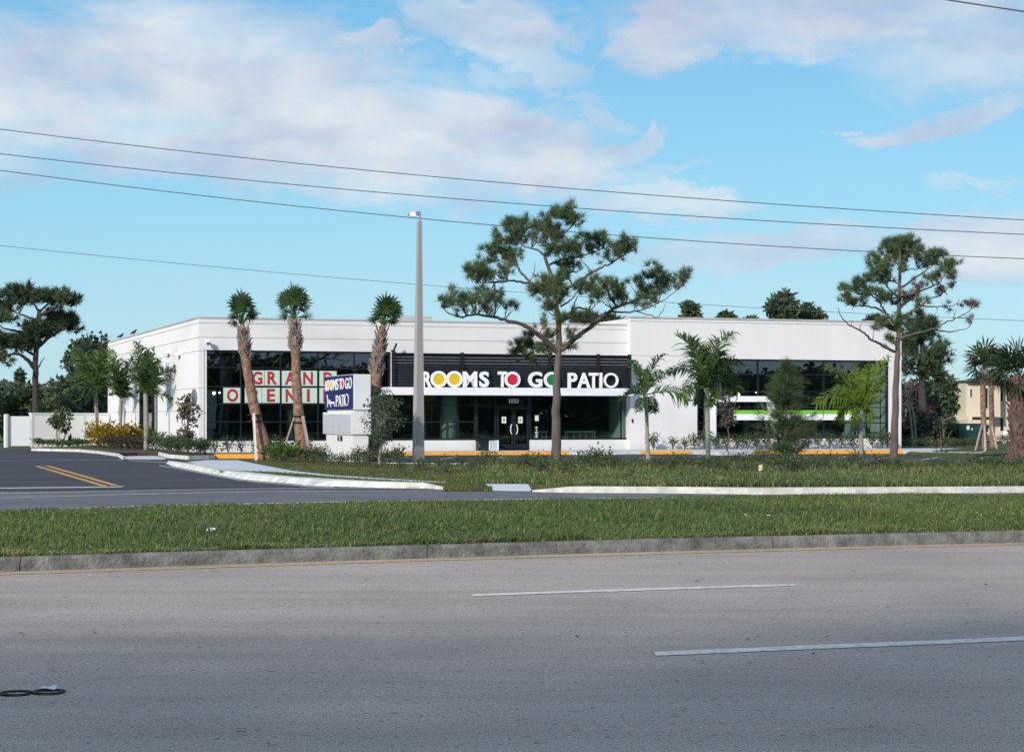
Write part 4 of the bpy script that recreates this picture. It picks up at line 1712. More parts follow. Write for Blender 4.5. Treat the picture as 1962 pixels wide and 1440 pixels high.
YP1 = 58.5
pine('pine_tree', 'tall spreading pine in front of the shop sign, long level limbs', 820, 370, .26504, YP1,
     [(928, 1974), (930, 1780), (925, 1560), (934, 1320), (946, 1130), (948, 1010), (940, 880), (920, 800), (915, 700), (905, 630), (880, 560), (850, 480), (842, 440)], .165, .05,
     [([(940, 1150), (830, 1045), (700, 955), (560, 915), (400, 880), (310, 878), (225, 900), (135, 862), (95, 810)], 5.2, .8),
      ([(960, 1130), (1080, 1040), (1170, 970), (1260, 890), (1330, 838), (1430, 800), (1530, 762), (1640, 715), (1740, 650)], 5.5, .8),
      ([(1310, 855), (1400, 862), (1480, 853), (1580, 835), (1690, 785), (1800, 700)], 2.2, .6),
      ([(1500, 852), (1600, 880), (1655, 905), (1700, 850), (1715, 800)], 1.1, .5),
      ([(945, 950), (1010, 890), (1050, 830), (1080, 740)], 3.0, .9), ([(1050, 830), (1130, 830), (1210, 880), (1290, 905), (1360, 900)], 2.0, .6),
      ([(922, 810), (1000, 700), (1040, 660), (1130, 612), (1210, 555), (1320, 510), (1430, 440), (1490, 385)], 4.2, .8),
      ([(1040, 660), (1008, 600), (1030, 570), (1110, 560)], 2.0, .6), ([(960, 820), (1050, 760), (1080, 710), (1150, 680)], 2.0, .6),
      ([(905, 790), (800, 695), (740, 645), (655, 560), (632, 470), (600, 400), (560, 340)], 3.8, .8),
      ([(740, 655), (600, 630), (500, 645), (400, 650), (340, 628), (285, 590)], 2.6, .6),
      ([(640, 530), (560, 510), (490, 470), (450, 400)], 1.5, .5), ([(740, 640), (770, 560), (772, 500)], 1.0, .4),
      ([(842, 450), (780, 405), (700, 385), (640, 340), (610, 260)], 2.4, .6), ([(845, 460), (900, 390), (940, 320), (1010, 270), (1060, 220), (1030, 120)], 2.4, .6),
      ([(875, 520), (960, 485), (1080, 458), (1180, 430), (1300, 390)], 2.4, .6), ([(1180, 560), (1120, 500), (1090, 440)], 1.2, .5),
      ([(940, 1130), (860, 1090), (790, 1080), (700, 1100), (640, 1150)], 1.4, .5), ([(950, 1130), (1000, 1060), (1010, 1010)], 1.0, .4)],
     [(200, 730), (160, 770), (240, 790), (300, 750), (330, 790), (400, 745), (380, 700), (480, 740), (450, 790), (510, 750), (250, 840), (600, 815), (120, 790), (420, 830),
      (1500, 780), (1570, 720), (1600, 690), (1640, 740), (1560, 680), (1650, 590), (1630, 550), (1700, 700), (1780, 640), (1840, 610), (1860, 590), (1560, 610), (1650, 640), (1520, 650), (1600, 790), (1720, 640), (1690, 600),
      (1130, 650), (1200, 630), (1270, 650), (1350, 640), (1400, 690), (1250, 720), (1180, 690), (1330, 730), (1420, 740), (1300, 690), (1370, 770), (1120, 690), (1210, 760),
      (1430, 340), (1475, 375), (1340, 400), (1270, 340), (1200, 330), (1130, 330), (1100, 400), (1200, 410), (1380, 390), (1430, 400), (1300, 450), (1250, 300), (1180, 380), (1400, 450), (1040, 370), (1000, 400), (1060, 440), (970, 440),
      (300, 560), (350, 530), (400, 590), (440, 490), (540, 580), (460, 600), (360, 600), (320, 590), (410, 540), (560, 560),
      (540, 340), (600, 340), (480, 430), (560, 440), (630, 430), (660, 340), (600, 210), (640, 240), (580, 270), (530, 390), (600, 480), (500, 320), (460, 380), (620, 200), (650, 290), (560, 490), (690, 300),
      (750, 240), (800, 240), (860, 200), (900, 160), (950, 150), (1030, 100), (1060, 190), (1000, 180), (920, 240), (780, 300), (840, 330), (900, 340), (930, 380), (960, 300), (720, 230), (870, 270), (1070, 170), (980, 130), (880, 420), (900, 300),
      (900, 680), (950, 680), (850, 620), (990, 600), (870, 700), (930, 720), (800, 720), (850, 800), (880, 840), (840, 640), (960, 620), (920, 650), (770, 700), (960, 730), (1010, 540), (960, 530), (1040, 520),
      (740, 1100), (700, 1085), (820, 1110), (850, 970), (880, 1030), (780, 1130), (640, 1145), (700, 1170), (1010, 1020), (1000, 1125), (730, 1040), (860, 1130), (650, 1100), (760, 1180),
      (960, 900), (1000, 880), (1080, 900), (1180, 900), (1120, 880)], 21, tufts=9, sig=29, ln=.27, needles=36, wd=.016)

pine('pine_tree', 'thin upright pine with bare lower limbs at the right end of the shop', 1562, 430, .20390, 56.5,
     [(736, 2305), (745, 1900), (757, 1545), (768, 1300), (778, 1080), (786, 860), (790, 700), (793, 500), (796, 330), (798, 200)], .125, .035,
     [([(742, 1195), (640, 1140), (540, 1090), (430, 1000), (330, 950), (262, 885), (218, 820), (210, 780)], 3.0, .5), ([(430, 1000), (415, 950), (440, 925)], 1.0, .4), ([(540, 1090), (550, 1030), (545, 980)], .8, .4), ([(335, 950), (345, 900)], .8, .4),
      ([(765, 950), (700, 870), (640, 800), (600, 720), (540, 670), (470, 640), (400, 590)], 3.0, .6), ([(650, 825), (560, 780), (440, 765), (370, 770), (300, 720)], 2.2, .6),
      ([(772, 680), (690, 600), (650, 550), (600, 450), (560, 380)], 2.2, .5), ([(785, 560), (720, 520), (660, 540), (590, 560)], 1.5, .5), ([(780, 690), (680, 685), (600, 670), (540, 650)], 1.4, .5),
      ([(800, 600), (900, 530), (1000, 460), (1070, 410), (1130, 350)], 2.6, .6), ([(800, 680), (950, 640), (1060, 595), (1160, 560), (1220, 460), (1270, 400)], 2.4, .6),
      ([(800, 780), (870, 720), (920, 680), (960, 620)], 1.8, .5), ([(820, 860), (950, 800), (1060, 700), (1180, 670), (1240, 600), (1300, 540)], 2.4, .5),
      ([(1000, 765), (1150, 770), (1290, 770), (1340, 740), (1355, 690)], 1.6, .4), ([(800, 1080), (900, 1030), (1100, 985), (1200, 930), (1300, 890), (1390, 850), (1470, 790), (1510, 760)], 2.4, .5),
      ([(1110, 990), (1250, 1010), (1370, 990), (1450, 970), (1475, 920)], 1.6, .4), ([(1340, 870), (1420, 880), (1460, 930), (1440, 970)], .9, .35), ([(1150, 770), (1140, 830)], .7, .3), ([(1300, 885), (1310, 830), (1330, 790)], .8, .35),
      ([(796, 420), (740, 300), (700, 220)], 1.4, .5), ([(797, 380), (860, 280), (920, 200)], 1.4, .5), ([(796, 460), (860, 420), (960, 420), (1040, 400)], 1.4, .5),
      ([(770, 1240), (800, 1225)], .8, .5), ([(775, 1170), (805, 1160)], .8, .5)],
     [(260, 590), (300, 600), (340, 580), (430, 520), (470, 590), (520, 620), (270, 680), (310, 690), (330, 740), (440, 700), (560, 620), (410, 560), (400, 620), (450, 650), (370, 760), (290, 720), (480, 510), (620, 650),
      (530, 300), (560, 320), (600, 330), (640, 430), (560, 430), (520, 480), (640, 510), (680, 540), (530, 380), (600, 400), (610, 460), (660, 380), (580, 500), (690, 460),
      (1060, 280), (1110, 300), (1150, 285), (1130, 350), (980, 280), (960, 340), (1070, 340), (1180, 290), (1100, 260), (1020, 390),
      (1220, 380), (1260, 350), (1280, 400), (1290, 450), (1200, 420), (1110, 500), (1080, 510), (1250, 450), (1310, 360), (1140, 490),
      (660, 170), (720, 150), (780, 150), (850, 150), (900, 160), (950, 190), (700, 230), (760, 210), (680, 310), (830, 220), (900, 220), (730, 290), (780, 330), (850, 300), (930, 270), (680, 200), (740, 180), (820, 170), (880, 190), (720, 260), (760, 270), (800, 260), (700, 350), (960, 250), (870, 130), (640, 210), (800, 400), (860, 350),
      (640, 930), (700, 950), (740, 980), (700, 1060), (720, 1100), (580, 960), (800, 870), (850, 900), (750, 890), (820, 940), (780, 1000), (650, 890), (600, 690), (640, 690), (720, 660), (670, 700), (760, 740), (820, 700), (1020, 720), (990, 740)], 22,
     tufts=6, sig=25, ln=.23, needles=34, wd=.015,
     dead=[(950, 560), (960, 620), (920, 700), (850, 660), (900, 650), (980, 580), (1310, 530), (1270, 570), (1190, 620), (1140, 640), (1400, 740), (1480, 745), (1510, 760), (1420, 735), (1450, 900), (1230, 750), (940, 660), (1000, 600), (1180, 600)])

pine('pine_tree', 'dark umbrella pine behind the low white wall', 0, 540, .23610, 116,
     [(298, 1330), (295, 1060), (288, 800), (288, 640), (290, 560), (305, 480), (312, 300), (320, 220)], .25, .12,
     [([(280, 700), (215, 620), (160, 582), (60, 590), (0, 622)], 4.5, 1.2), ([(300, 540), (380, 460), (480, 400), (560, 372)], 4.0, 1.0), ([(310, 275), (400, 240), (500, 190), (570, 165)], 3.2, 1.0),
      ([(310, 310), (240, 290), (150, 255), (80, 230)], 2.8, .8), ([(210, 440), (180, 405), (100, 392), (20, 375), (-20, 330)], 3.2, .8), ([(315, 690), (340, 640), (360, 605)], 1.6, .6),
      ([(285, 600), (200, 545), (120, 530), (20, 540)], 3.0, .8), ([(320, 240), (380, 190), (430, 130)], 2.4, .8), ([(315, 240), (270, 170), (230, 110)], 2.4, .8), ([(300, 430), (360, 330), (430, 300)], 2.4, .8)],
     [(60, 90), (120, 60), (200, 60), (260, 100), (330, 90), (400, 100), (470, 85), (530, 110), (590, 140), (615, 155), (550, 140), (100, 130), (160, 110), (240, 140), (300, 140), (380, 140), (450, 150), (30, 180), (20, 240), (70, 240), (60, 280), (20, 110), (150, 60), (-20, 130), (-30, 200), (500, 140), (230, 90), (430, 120), (0, 280), (180, 170),
      (420, 290), (470, 275), (540, 290), (590, 300), (500, 320), (570, 350), (440, 330), (380, 310), (600, 340), (540, 330), (460, 310), (490, 350), (410, 260),
      (240, 350), (290, 360), (250, 400), (330, 390), (380, 400), (220, 440), (280, 440), (360, 430), (300, 340), (430, 400), (270, 480),
      (30, 460), (80, 470), (130, 475), (180, 480), (60, 510), (120, 520), (200, 510), (240, 530), (20, 500), (-20, 480), (160, 510), (100, 490), (-30, 610), (10, 600), (30, 640)], 23,
     tufts=10, sig=27, ln=.46, needles=30, wd=.055, shade=L_DARK, bark=B_DARK)

pine('pine_tree', 'bushy dark pine just beyond the right end of the shop', 1562, 430, .20390, 100,
     [(1010, 2080), (1012, 1700), (1005, 1400), (1010, 1150), (1000, 950), (985, 850)], .30, .08,
     [([(1008, 1200), (1080, 1120), (1130, 1020)], 2.2, .7), ([(1008, 1250), (930, 1180), (870, 1120)], 2.2, .7), ([(1005, 1330), (1150, 1260), (1230, 1210), (1280, 1170), (1330, 1178)], 2.2, .6), ([(1005, 1050), (940, 980), (900, 930)], 1.8, .6), ([(1000, 1000), (1060, 930), (1090, 880)], 1.6, .6), ([(1008, 1400), (1100, 1330), (1180, 1290)], 1.8, .6), ([(1008, 1450), (920, 1380), (860, 1330)], 1.8, .6)],
     [(970, 830), (980, 890), (1000, 950), (1050, 1000), (1080, 900), (950, 990), (1020, 1050), (900, 1060), (880, 1120), (940, 1120), (860, 1180), (1100, 920), (950, 1060), (1080, 1040), (1020, 990), (930, 940), (980, 1010), (890, 1180), (940, 1180), (860, 1080),
      (1150, 1130), (1170, 1160), (1120, 1200), (1180, 1210), (1140, 1250), (1180, 1290), (1100, 1290), (1160, 1180), (1120, 1330), (1150, 1380), (1080, 1400), (880, 1280), (850, 1350), (900, 1350), (1060, 1250), (960, 1300), (1180, 1400), (1040, 1340), (1120, 1450)], 24,
     tufts=10, sig=34, ln=.42, needles=30, wd=.045, shade=L_DARK, bark=B_DARK)


# ------------------------------------------------------------------ broadleaf trees
def broadleaf(name, label, px0, px1, py0, py1, pybase, Y, seed, nclump=26, nleaf=2600, leaf=.34, m=None, bark=None, depth=None, group=None, cat='tree', trunk_px=None, gz=0.0, tall=1.0, ragged=.5, rt=None):
    rng = np.random.default_rng(seed)
    mpp = Y / FPX
    cx = P((px0 + px1) / 2, 0, Y)[0]
    zt, zb = EYE + (800 - py0) * mpp, EYE + (800 - py1) * mpp
    rx, rz = (px1 - px0) / 2 * mpp, (zt - zb) / 2
    ry = depth or rx
    base = np.array((P(trunk_px, 0, Y)[0] if trunk_px else cx, Y, gz))
    root = thing(name, base, label, cat, group)
    cc = np.array((cx, Y, (zt + zb) / 2))
    # uneven clumps: some hang out, some gaps left
    k = rdir(rng, nclump) * rng.uniform(.25, 1, (nclump, 1)) ** .5
    k[:, 2] = np.where(k[:, 2] < -.75, -.75 + rng.uniform(0, .3, nclump), k[:, 2])
    cl = cc + k * (rx * .80, ry * .80, rz * .80)
    cr_ = rng.uniform(.22, .22 + ragged * .4, nclump) * min(rx, rz * 1.4)
    wood = MB()
    top = cc + (0, 0, rz * .2)
    rt = rt or max(.06, .035 * (zt - gz))
    tp = resample([base, base * .6 + cc * .4 + rng.normal(size=3) * .1, cc, top], 10)
    tp[1:, :2] += rng.normal(size=(9, 2)) * rt * .5
    wood.tube(tp, np.linspace(rt, rt * .3, 10), 8)
    wood.build('trunk', bark or B_DARK, root, smooth=True)
    limb = MB()
    for i in range(nclump):
        s = tp[rng.integers(4, 9)]
        mid = (s + cl[i]) / 2 + rng.normal(size=3) * .12 * rx - np.array((0, 0, .05 * rz))
        limb.tube([s, mid, cl[i]], [rt * .32, rt * .2, rt * .07], 5, cap=False)
    limb.build('limbs', bark or B_DARK, root, smooth=True)
    per = rng.multinomial(nleaf, (cr_ ** 2) / (cr_ ** 2).sum())
    fol = MB()
    for i in range(nclump):
        n = per[i]
        if n < 1:
            continue
        d = rdir(rng, n)
        rad = cr_[i] * rng.uniform(.35, 1.12, (n, 1)) ** .7
        c = cl[i] + d * rad * (1.15, 1.15, .85)
        dr = unit(d * .6 + rng.normal(size=(n, 3)) * .7 - np.array((0, 0, .15)))
        sd_ = unit(np.cross(dr, rdir(rng, n)))
        t0 = rng.uniform(.1, .75)
        quads(fol, c, dr, sd_, leaf * rng.uniform(.6, 1.25, n), leaf * .55 * rng.uniform(.7, 1.2, n), np.clip(t0 + rng.normal(size=n) * .22, 0, 1))
    fol.build('crown', m or L_DARK, root)
    return root


# behind the shop roof, left to right
bt = [('crown of a dark tree over the roof behind the tall pine, left of its trunk', 1092, 1150, 597, 640, 110, 31, L_DARK), ('crown of a small tree above the roof step right of the tall pine', 1148, 1196, 600, 640, 118, 32, L_MID),
      ('airy grey-green treetop above the left part of the taller roof', 1302, 1342, 571, 640, 122, 33, L_MID), ('low rounded treetop peeking over the taller roof', 1370, 1411, 597, 640, 122, 34, L_DARK),
      ('big dark treetop above the taller roof, left of its lighter neighbour', 1466, 1532, 553, 640, 116, 35, L_DARK), ('grey-green treetop touching the big dark one above the roof', 1524, 1580, 574, 640, 119, 36, L_MID),
      ('low dark treetop over the roof just left of the thin upright pine', 1650, 1700, 600, 650, 118, 37, L_DARK), ('low wide treetop barely showing above the taller roof', 1416, 1456, 607, 640, 124, 38, L_DARK)]
for lab, a, b, c, d, Y, sdn, m_ in bt:
    broadleaf('tree', lab, a, b, c, d, 860, Y, sdn, 22, 1900, .36, m_, group='trees behind the shop', ragged=.6)
# woods at the left
lt = [('dark loose-limbed tree rising behind the shop rear corner', 126, 232, 640, 745, 128, 41, L_DARK, 3600), ('broad dark tree in the wood left of the umbrella pine trunk', -40, 68, 722, 850, 132, 42, L_DARK, 4200),
      ('mid green tree in the wood directly behind the gate', 2, 98, 738, 850, 126, 43, L_MID, 3600), ('dense rounded tree between the umbrella pine and the feather palms', 88, 205, 711, 850, 124, 44, L_DARK, 5200),
      ('dusky olive tree in the wood above the low white wall', 60, 150, 750, 850, 120, 45, L_MID, 3200), ('tiny pointed treetop standing above the wood at the far left', 30, 47, 706, 735, 150, 46, L_DARK, 400),
      ('tree hidden mostly behind the three feather palms', 150, 240, 722, 850, 129, 47, L_DARK, 3600), ('large dark tree cut by the left edge of the view', -150, -10, 700, 850, 122, 48, L_DARK, 4500)]
for lab, a, b, c, d, Y, sdn, m_, nl in lt:
    broadleaf('tree', lab, a, b, c, d, 860, Y, sdn, 30, nl, .42, m_, group='trees of the left wood', ragged=.6)
# woods at the right
rtl = [('tall brownish thicket tree touching the right end of the shop', 1728, 1800, 690, 860, 104, 51, L_BRUSH, 3600), ('dark tree in the thicket beneath the bushy pine', 1752, 1836, 706, 850, 112, 52, L_DARK, 4200),
       ('dense dark tree left of the tan house', 1798, 1862, 729, 850, 128, 53, L_DARK, 3600), ('rounded treetop rising left of the tan house roof', 1815, 1852, 727, 800, 134, 54, L_DARK, 1200),
       ('low brown bramble at the foot of the right thicket', 1730, 1790, 790, 862, 98, 55, L_BRUSH, 2200), ('green bush beside the dark green utility cabinet', 1785, 1838, 800, 866, 100, 56, L_MID, 2200),
       ('large dark tree beyond the right edge of the view', 1975, 2120, 640, 850, 130, 57, L_DARK, 4500), ('dark tree filling the gap behind the right thicket', 1690, 1770, 715, 850, 125, 58, L_DARK, 3000)]
for lab, a, b, c, d, Y, sdn, m_, nl in rtl:
    broadleaf('tree' if nl > 2500 or sdn in (54,) else 'bush', lab, a, b, c, d, 860, Y, sdn, 28, nl, .36, m_, group='trees of the right wood', ragged=.6, cat='tree' if nl > 2500 or sdn in (54,) else 'bush')
# far woodland closing the horizon
fw = MB()
rng = np.random.default_rng(61)
for (xa, xb, ya, n) in ((-420, -60, 170, 8000), (-62, -22, 170, 9000), (-60, 60, 190, 9000), (22, 62, 175, 9000), (60, 420, 175, 8000)):
    x = rng.uniform(xa, xb, n)
    top = 4.3 + 1.0 * np.sin(x * .13) + .6 * np.sin(x * .37 + 1)
    z = top * rng.uniform(0, 1, n) ** .7
    y = ya + .1 * x + rng.normal(size=n) * 4
    d = rdir(rng, n)
    quads(fw, np.stack([x, y, z], 1), d, unit(np.cross(d, rdir(rng, n))), rng.uniform(.4, .9, n) * (1 + (np.abs(x) > 62)), rng.uniform(.3, .6, n) * (1 + (np.abs(x) > 62)), np.clip(rng.normal(size=n) * .2 + .4 + .2 * np.sin(x * .6), 0, 1))
tag(fw.build('far_woodland', L_DARK), kind='stuff')
# tall trees along the photographer's own side of the road: they shade the near lane and stand in the glass
tb = MB()
rng = np.random.default_rng(62)
for (xa, xb, ya, hh, n) in ((-34, 8, -15, 14.6, 26000), (30, 130, -24, 7.0, 34000)):
    x = rng.uniform(xa, xb, n)
    top = hh * (1 + (.07 * np.sin(x * .35) + .06 * np.sin(x * .93 + 1) + .04 * np.sin(x * 2.3)) * (1.0 if xa > 0 else .3))
    z = .3 + top * rng.uniform(0, 1, n) ** (1.15 if xa > 0 else 1.5)
    y = ya + .1 * (x + 10) + rng.normal(size=n) * 1.6
    d = rdir(rng, n)
    quads(tb, np.stack([x, y, z], 1), d, unit(np.cross(d, rdir(rng, n))), rng.uniform(.5, 1.1, n), rng.uniform(.4, .8, n), np.clip(rng.normal(size=n) * .2 + .4, 0, 1))
tag(tb.build('roadside_woodland', L_DARK), kind='stuff')


# ------------------------------------------------------------------ palms
def fan_leaf(mb, rng, c, d, R, nseg=20, tint=.5, droop=.25, half=100):
    """round pleated fan leaf: c = hub, d = pointing direction"""
    d = unit(d)
    side = unit(np.cross(d, np.array((0, 0, 1.)) + rng.normal(size=3) * .25))
    nrm = np.cross(side, d)
    a = np.radians(np.linspace(-half, half, nseg))
    dirs = np.cos(a)[:, None] * d + np.sin(a)[:, None] * side + nrm * .14 * np.where(np.arange(nseg) % 2, 1, -1)[:, None]
    dirs = unit(dirs)
    ln = R * (.72 + .28 * np.cos(a * .8)) * rng.uniform(.88, 1.08, nseg)
    sw = unit(np.cross(dirs, nrm))
    w = R * 2 * math.radians(half) / nseg * .62
    dz = np.array((0, 0, 1.))
    p0 = np.repeat(c[None], nseg, 0)
    p1 = c + dirs * (ln * .6)[:, None]
    p2 = c + dirs * ln[:, None] - dz * (droop * ln * rng.uniform(.3, 1.2, nseg))[:, None]
    v = np.stack([p0 - sw * .012, p0 + sw * .012, p1 + sw * w / 2, p1 - sw * w / 2, p2], 1).reshape(-1, 3)
    i = np.arange(nseg) * 5
    tt = np.repeat(np.clip(tint + rng.normal(size=nseg) * .12, 0, 1), 5)
    b = mb.n
    mb.add(v, np.stack([i, i + 1, i + 2, i + 3], 1), tt)
    mb.f.append(np.stack([i + 3, i + 2, i + 4], 1) + b)


def sabal(label, Y, trunk, rad, crown, leaves, boots, seed, R=.62, m=None, mb_boot=None, mb_trunk=None, group='cabbage palms', gz=.13, spread=1.0, bootlen=.27, up=1.0):
    """trunk: photo px polyline bottom->top; crown: px of the growing point; boots: (t0,t1) of trunk that carries old leaf bases"""
    rng = np.random.default_rng(seed)
    pts = [P(x, y, Y) for x, y in trunk]
    pts[0][2] = gz - .05
    root = thing('palm_tree', (pts[0][0], pts[0][1], gz), label, 'palm tree', group)
    tr = resample(pts, 26)
    for _ in range(2):
        tr[1:-1] = (tr[:-2] + 2 * tr[1:-1] + tr[2:]) / 4
    rr = np.interp(np.linspace(0, 1, 26), np.linspace(0, 1, len(rad)), rad)
    rr = rr * (1 + .05 * rng.normal(size=26))
    t = MB()
    t.tube(tr, rr, 12)
    t.build('trunk', mb_trunk or B_SABAL, root, smooth=True)
    b = MB()
    nb = int(95 * (boots[1] - boots[0]) / .35)
    for k in range(nb):
        f = boots[0] + (boots[1] - boots[0]) * (k + rng.uniform(0, .6)) / nb
        i = min(f * 25, 24.99)
        i0 = int(i)
        c = tr[i0] * (1 - i + i0) + tr[min(i0 + 1, 25)] * (i - i0)
        a = k * 2.4 + rng.normal() * .2
        out = np.array((math.cos(a), math.sin(a), 0))
        r_ = rr[i0] * .85
        s = np.array((-out[1], out[0], 0))
        ln = bootlen * rng.uniform(.7, 1.1)
        wd = rr[i0] * .8
        skew = s * (ln * .38 * (1 if k % 2 else -1))
        p0 = c + out * r_
        p1 = c + out * (r_ + .06) + np.array((0, 0, ln * .5)) + skew * .4
        p2 = c + out * (r_ + .11 * rng.uniform(.5, 1.5)) + np.array((0, 0, ln)) + skew
        q = []
        for pp, ww, th in ((p0, wd, .03), (p1, wd * .62, .035), (p2, wd * .35, .02)):
            q += [pp - s * ww / 2, pp + s * ww / 2, pp + s * ww / 2 + out * th, pp - s * ww / 2 + out * th]
        fs = []
        for j in range(2):
            for e in range(4):
                fs.append([j * 4 + e, j * 4 + (e + 1) % 4, j * 4 + 4 + (e + 1) % 4, j * 4 + 4 + e])
        fs += [[0, 1, 2, 3], [8, 9, 10, 11]]
        b.add(q, fs)
    b.build('leaf_base', mb_boot or B_BOOT, root)
    cr, pe = MB(), MB()
    hub = P(crown[0], crown[1], Y)
    base = tr[-1]
    leaves = list(leaves)
    if seed in (71, 72, 73):
        cx_, cy_ = trunk[-1]
        for q_ in range(4):
            leaves.append((cx_ + (18 + 12 * rng.random()) * (1 if q_ % 2 else -1), cy_ - rng.uniform(4, 26), rng.uniform(-.4, .4), rng.uniform(.5, .8)))
            a_ = rng.uniform(-1, 1)
            leaves.append((cx_ + 28 * a_, cy_ - 46 + 30 * abs(a_) + rng.uniform(-8, 10), rng.uniform(-.45, .45), rng.uniform(.65, 1.0)))
    for (lx, ly, dy, rs) in leaves:
        tip = P(lx, ly, Y + dy)
        d = unit(tip - base)
        c = base + (tip - base) * .62
        pe.tube([base + rng.normal(size=3) * .03, (base + c) / 2 + np.array((0, 0, .05)), c], [.024, .018, .012], 5, cap=False)
        fan_leaf(cr, rng, c, d * 1.0, R * rs, 20, rng.uniform(.2, .85), .22)
    pe.build('petiole', m or L_SABAL, root)
    cr.build('crown', m or L_SABAL, root)
    return root


sabal('slim palm leaning left with slim white prop, in front of the big window', 64, [(512, 880), (506, 850), (494, 810), (483, 760), (474, 710), (468, 668), (466, 640), (464, 622)], [.29, .235, .20, .185, .175, .165, .15, .09], (464, 610),
      [(446, 562, -.2, 1.0), (462, 552, .1, 1.0), (478, 560, -.1, .95), (436, 572, .2, .9), (488, 580, .2, .8), (470, 565, .4, .95), (455, 575, -.4, .9), (484, 595, -.3, .6), (448, 600, .3, .55), (466, 556, -.3, .9)], (.76, .97), 71, R=.60)
sabal('straight palm with two timber props, middle of the three sign palms', 64, [(579, 880), (577, 850), (573, 800), (569, 750), (567, 700), (566, 660), (565, 630), (564, 612)], [.28, .225, .195, .18, .175, .165, .16, .09], (564, 600),
      [(548, 552, -.2, .95), (562, 540, .1, 1.05), (578, 548, -.1, .95), (536, 566, .2, .8), (590, 568, .2, .8), (570, 550, .4, 1.0), (552, 566, -.4, .9), (586, 585, -.3, .6), (540, 585, .3, .65), (566, 545, -.3, .95), (558, 558, .3, .9)], (.77, .98), 72, R=.63)
sabal('palm standing right of the blue sign, behind a young oak', 63, [(716, 882), (717, 850), (718, 800), (720, 750), (722, 710), (728, 670), (732, 640), (735, 622)], [.27, .22, .19, .18, .18, .17, .15, .09], (736, 610),
      [(728, 568, -.2, .9), (740, 562, .1, 1.0), (754, 566, -.1, .95), (764, 578, .2, .85), (768, 600, .2, .75), (748, 572, .4, .95), (730, 585, -.4, .9), (756, 612, -.3, .7), (722, 604, .3, .6), (744, 568, -.3, .9), (765, 588, -.2, .7)], (.62, .96), 73, R=.60)
sabal('stout booted palm standing at the right edge of the photo', 53, [(1953, 912), (1954, 880), (1955, 840), (1955, 790), (1954, 750), (1953, 725)], [.27, .25, .24, .26, .24, .12], (1950, 710),
      [(1905, 690, .2, 1.2), (1925, 668, -.2, 1.2), (1950, 660, .2, 1.3), (1975, 668, -.3, 1.2), (2000, 690, .2, 1.2), (1908, 715, -.4, 1.1), (1930, 735, .3, 1.0), (1985, 740, -.2, 1.0), (1940, 690, -.6, 1.1), (1965, 690, .6, 1.1), (1915, 735, .5, .9), (2005, 725, .3, 1.0), (1930, 705, .6, 1.0), (1955, 745, -.6, .8)], (.05, .97), 74, R=.62, m=L_SABALD, mb_boot=B_BOOTD, mb_trunk=B_BOOTD, bootlen=.34)
sabal('palm with three timber props in front of the tan house, left one of the pair', 84, [(1886, 868), (1885, 830), (1884, 790), (1883, 750), (1884, 725), (1886, 708)], [.16, .145, .14, .135, .13, .09], (1886, 700),
      [(1864, 690, .2, 1.1), (1872, 668, -.2, 1.1), (1888, 656, .2, 1.1), (1904, 664, -.3, 1.1), (1912, 690, .2, 1.0), (1866, 712, -.4, 1.0), (1878, 690, -.6, 1.0), (1896, 690, .6, 1.0), (1876, 724, .4, .8), (1908, 716, .3, .9), (1890, 676, .6, 1.0)], (.86, .98), 75, R=.88, m=L_SABALD)
sabal('slim palm behind the propped palm in front of the tan house', 88, [(1902, 866), (1901, 830), (1900, 790), (1899, 750), (1899, 725), (1900, 712)], [.15, .14, .135, .13, .125, .09], (1900, 702),
      [(1886, 684, .2, .9), (1900, 664, -.2, 1.0), (1916, 672, .2, 1.0), (1922, 696, -.3, 1.0), (1918, 722, .2, .9), (1890, 720, -.4, .8), (1908, 690, -.6, .9), (1914, 735, .3, .9), (1897, 688, .6, .9)], (.86, .98), 76, R=.8, m=L_SABALD)


def prop(label, a, b, r_, m_):
    q = MB()
    a, b = np.asarray(a), np.asarray(b)
    d = unit(b - a)
    s = unit(np.cross(d, (0, 0, 1.)))
    w2 = unit(np.cross(d, s))
    q.hexa([a - s * r_ - w2 * r_, a + s * r_ - w2 * r_, a + s * r_ + w2 * r_, a - s * r_ + w2 * r_, b - s * r_ - w2 * r_, b + s * r_ - w2 * r_, b + s * r_ + w2 * r_, b - s * r_ + w2 * r_])
    tag(q.build('timber_prop', m_, loc=a), label, 'tree prop', 'timber props of the palms')


prop('white upright timber prop against the left-leaning palm', P(491, 879, 63.2) * (1, 1, 0), P(486, 792, 63.6), .038, M_WOODW)
prop('grey timber prop on the left side of the straight palm', P(534, 868, 63.8) * (1, 1, 0), P(564, 797, 63.9), .028, M_WOODP)
prop('grey timber prop on the right side of the straight palm', P(597, 868, 63.0) * (1, 1, 0), P(580, 797, 63.7), .042, M_WOODP)
prop('left splayed timber prop of the palm before the tan house', P(1868, 862, 83.4) * (1, 1, 0), P(1881, 816, 83.8), .035, M_WOODP)
prop('upright timber prop in front of the palm before the tan house', P(1888, 864, 82.6) * (1, 1, 0), P(1886, 815, 83.6), .045, M_WOODP)
prop('right splayed timber prop of the palm pair before the tan house', P(1911, 858, 86.5) * (1, 1, 0), P(1900, 817, 87.6), .04, M_WOODP)
# strap collars on the two propped palms
for lab, px, y0, Y, rr in (('dark strap collar round the left-leaning palm', 489, 795, 64, .27), ('dark strap collar round the straight propped palm', 573, 797, 64, .26), ('dark strap collar round the propped palm before the tan house', 1885, 817, 84, .17)):
    q = MB()
    c = P(px, y0, Y)
    for dz in (0, -.22):
        q.tube([c + (rr * math.cos(a), rr * math.sin(a), dz + .0) for a in np.linspace(0, 2 * math.pi, 20)], .022, 5, cap=False)
    tag(q.build('strap', M_BLACK, loc=c), lab, 'strap')


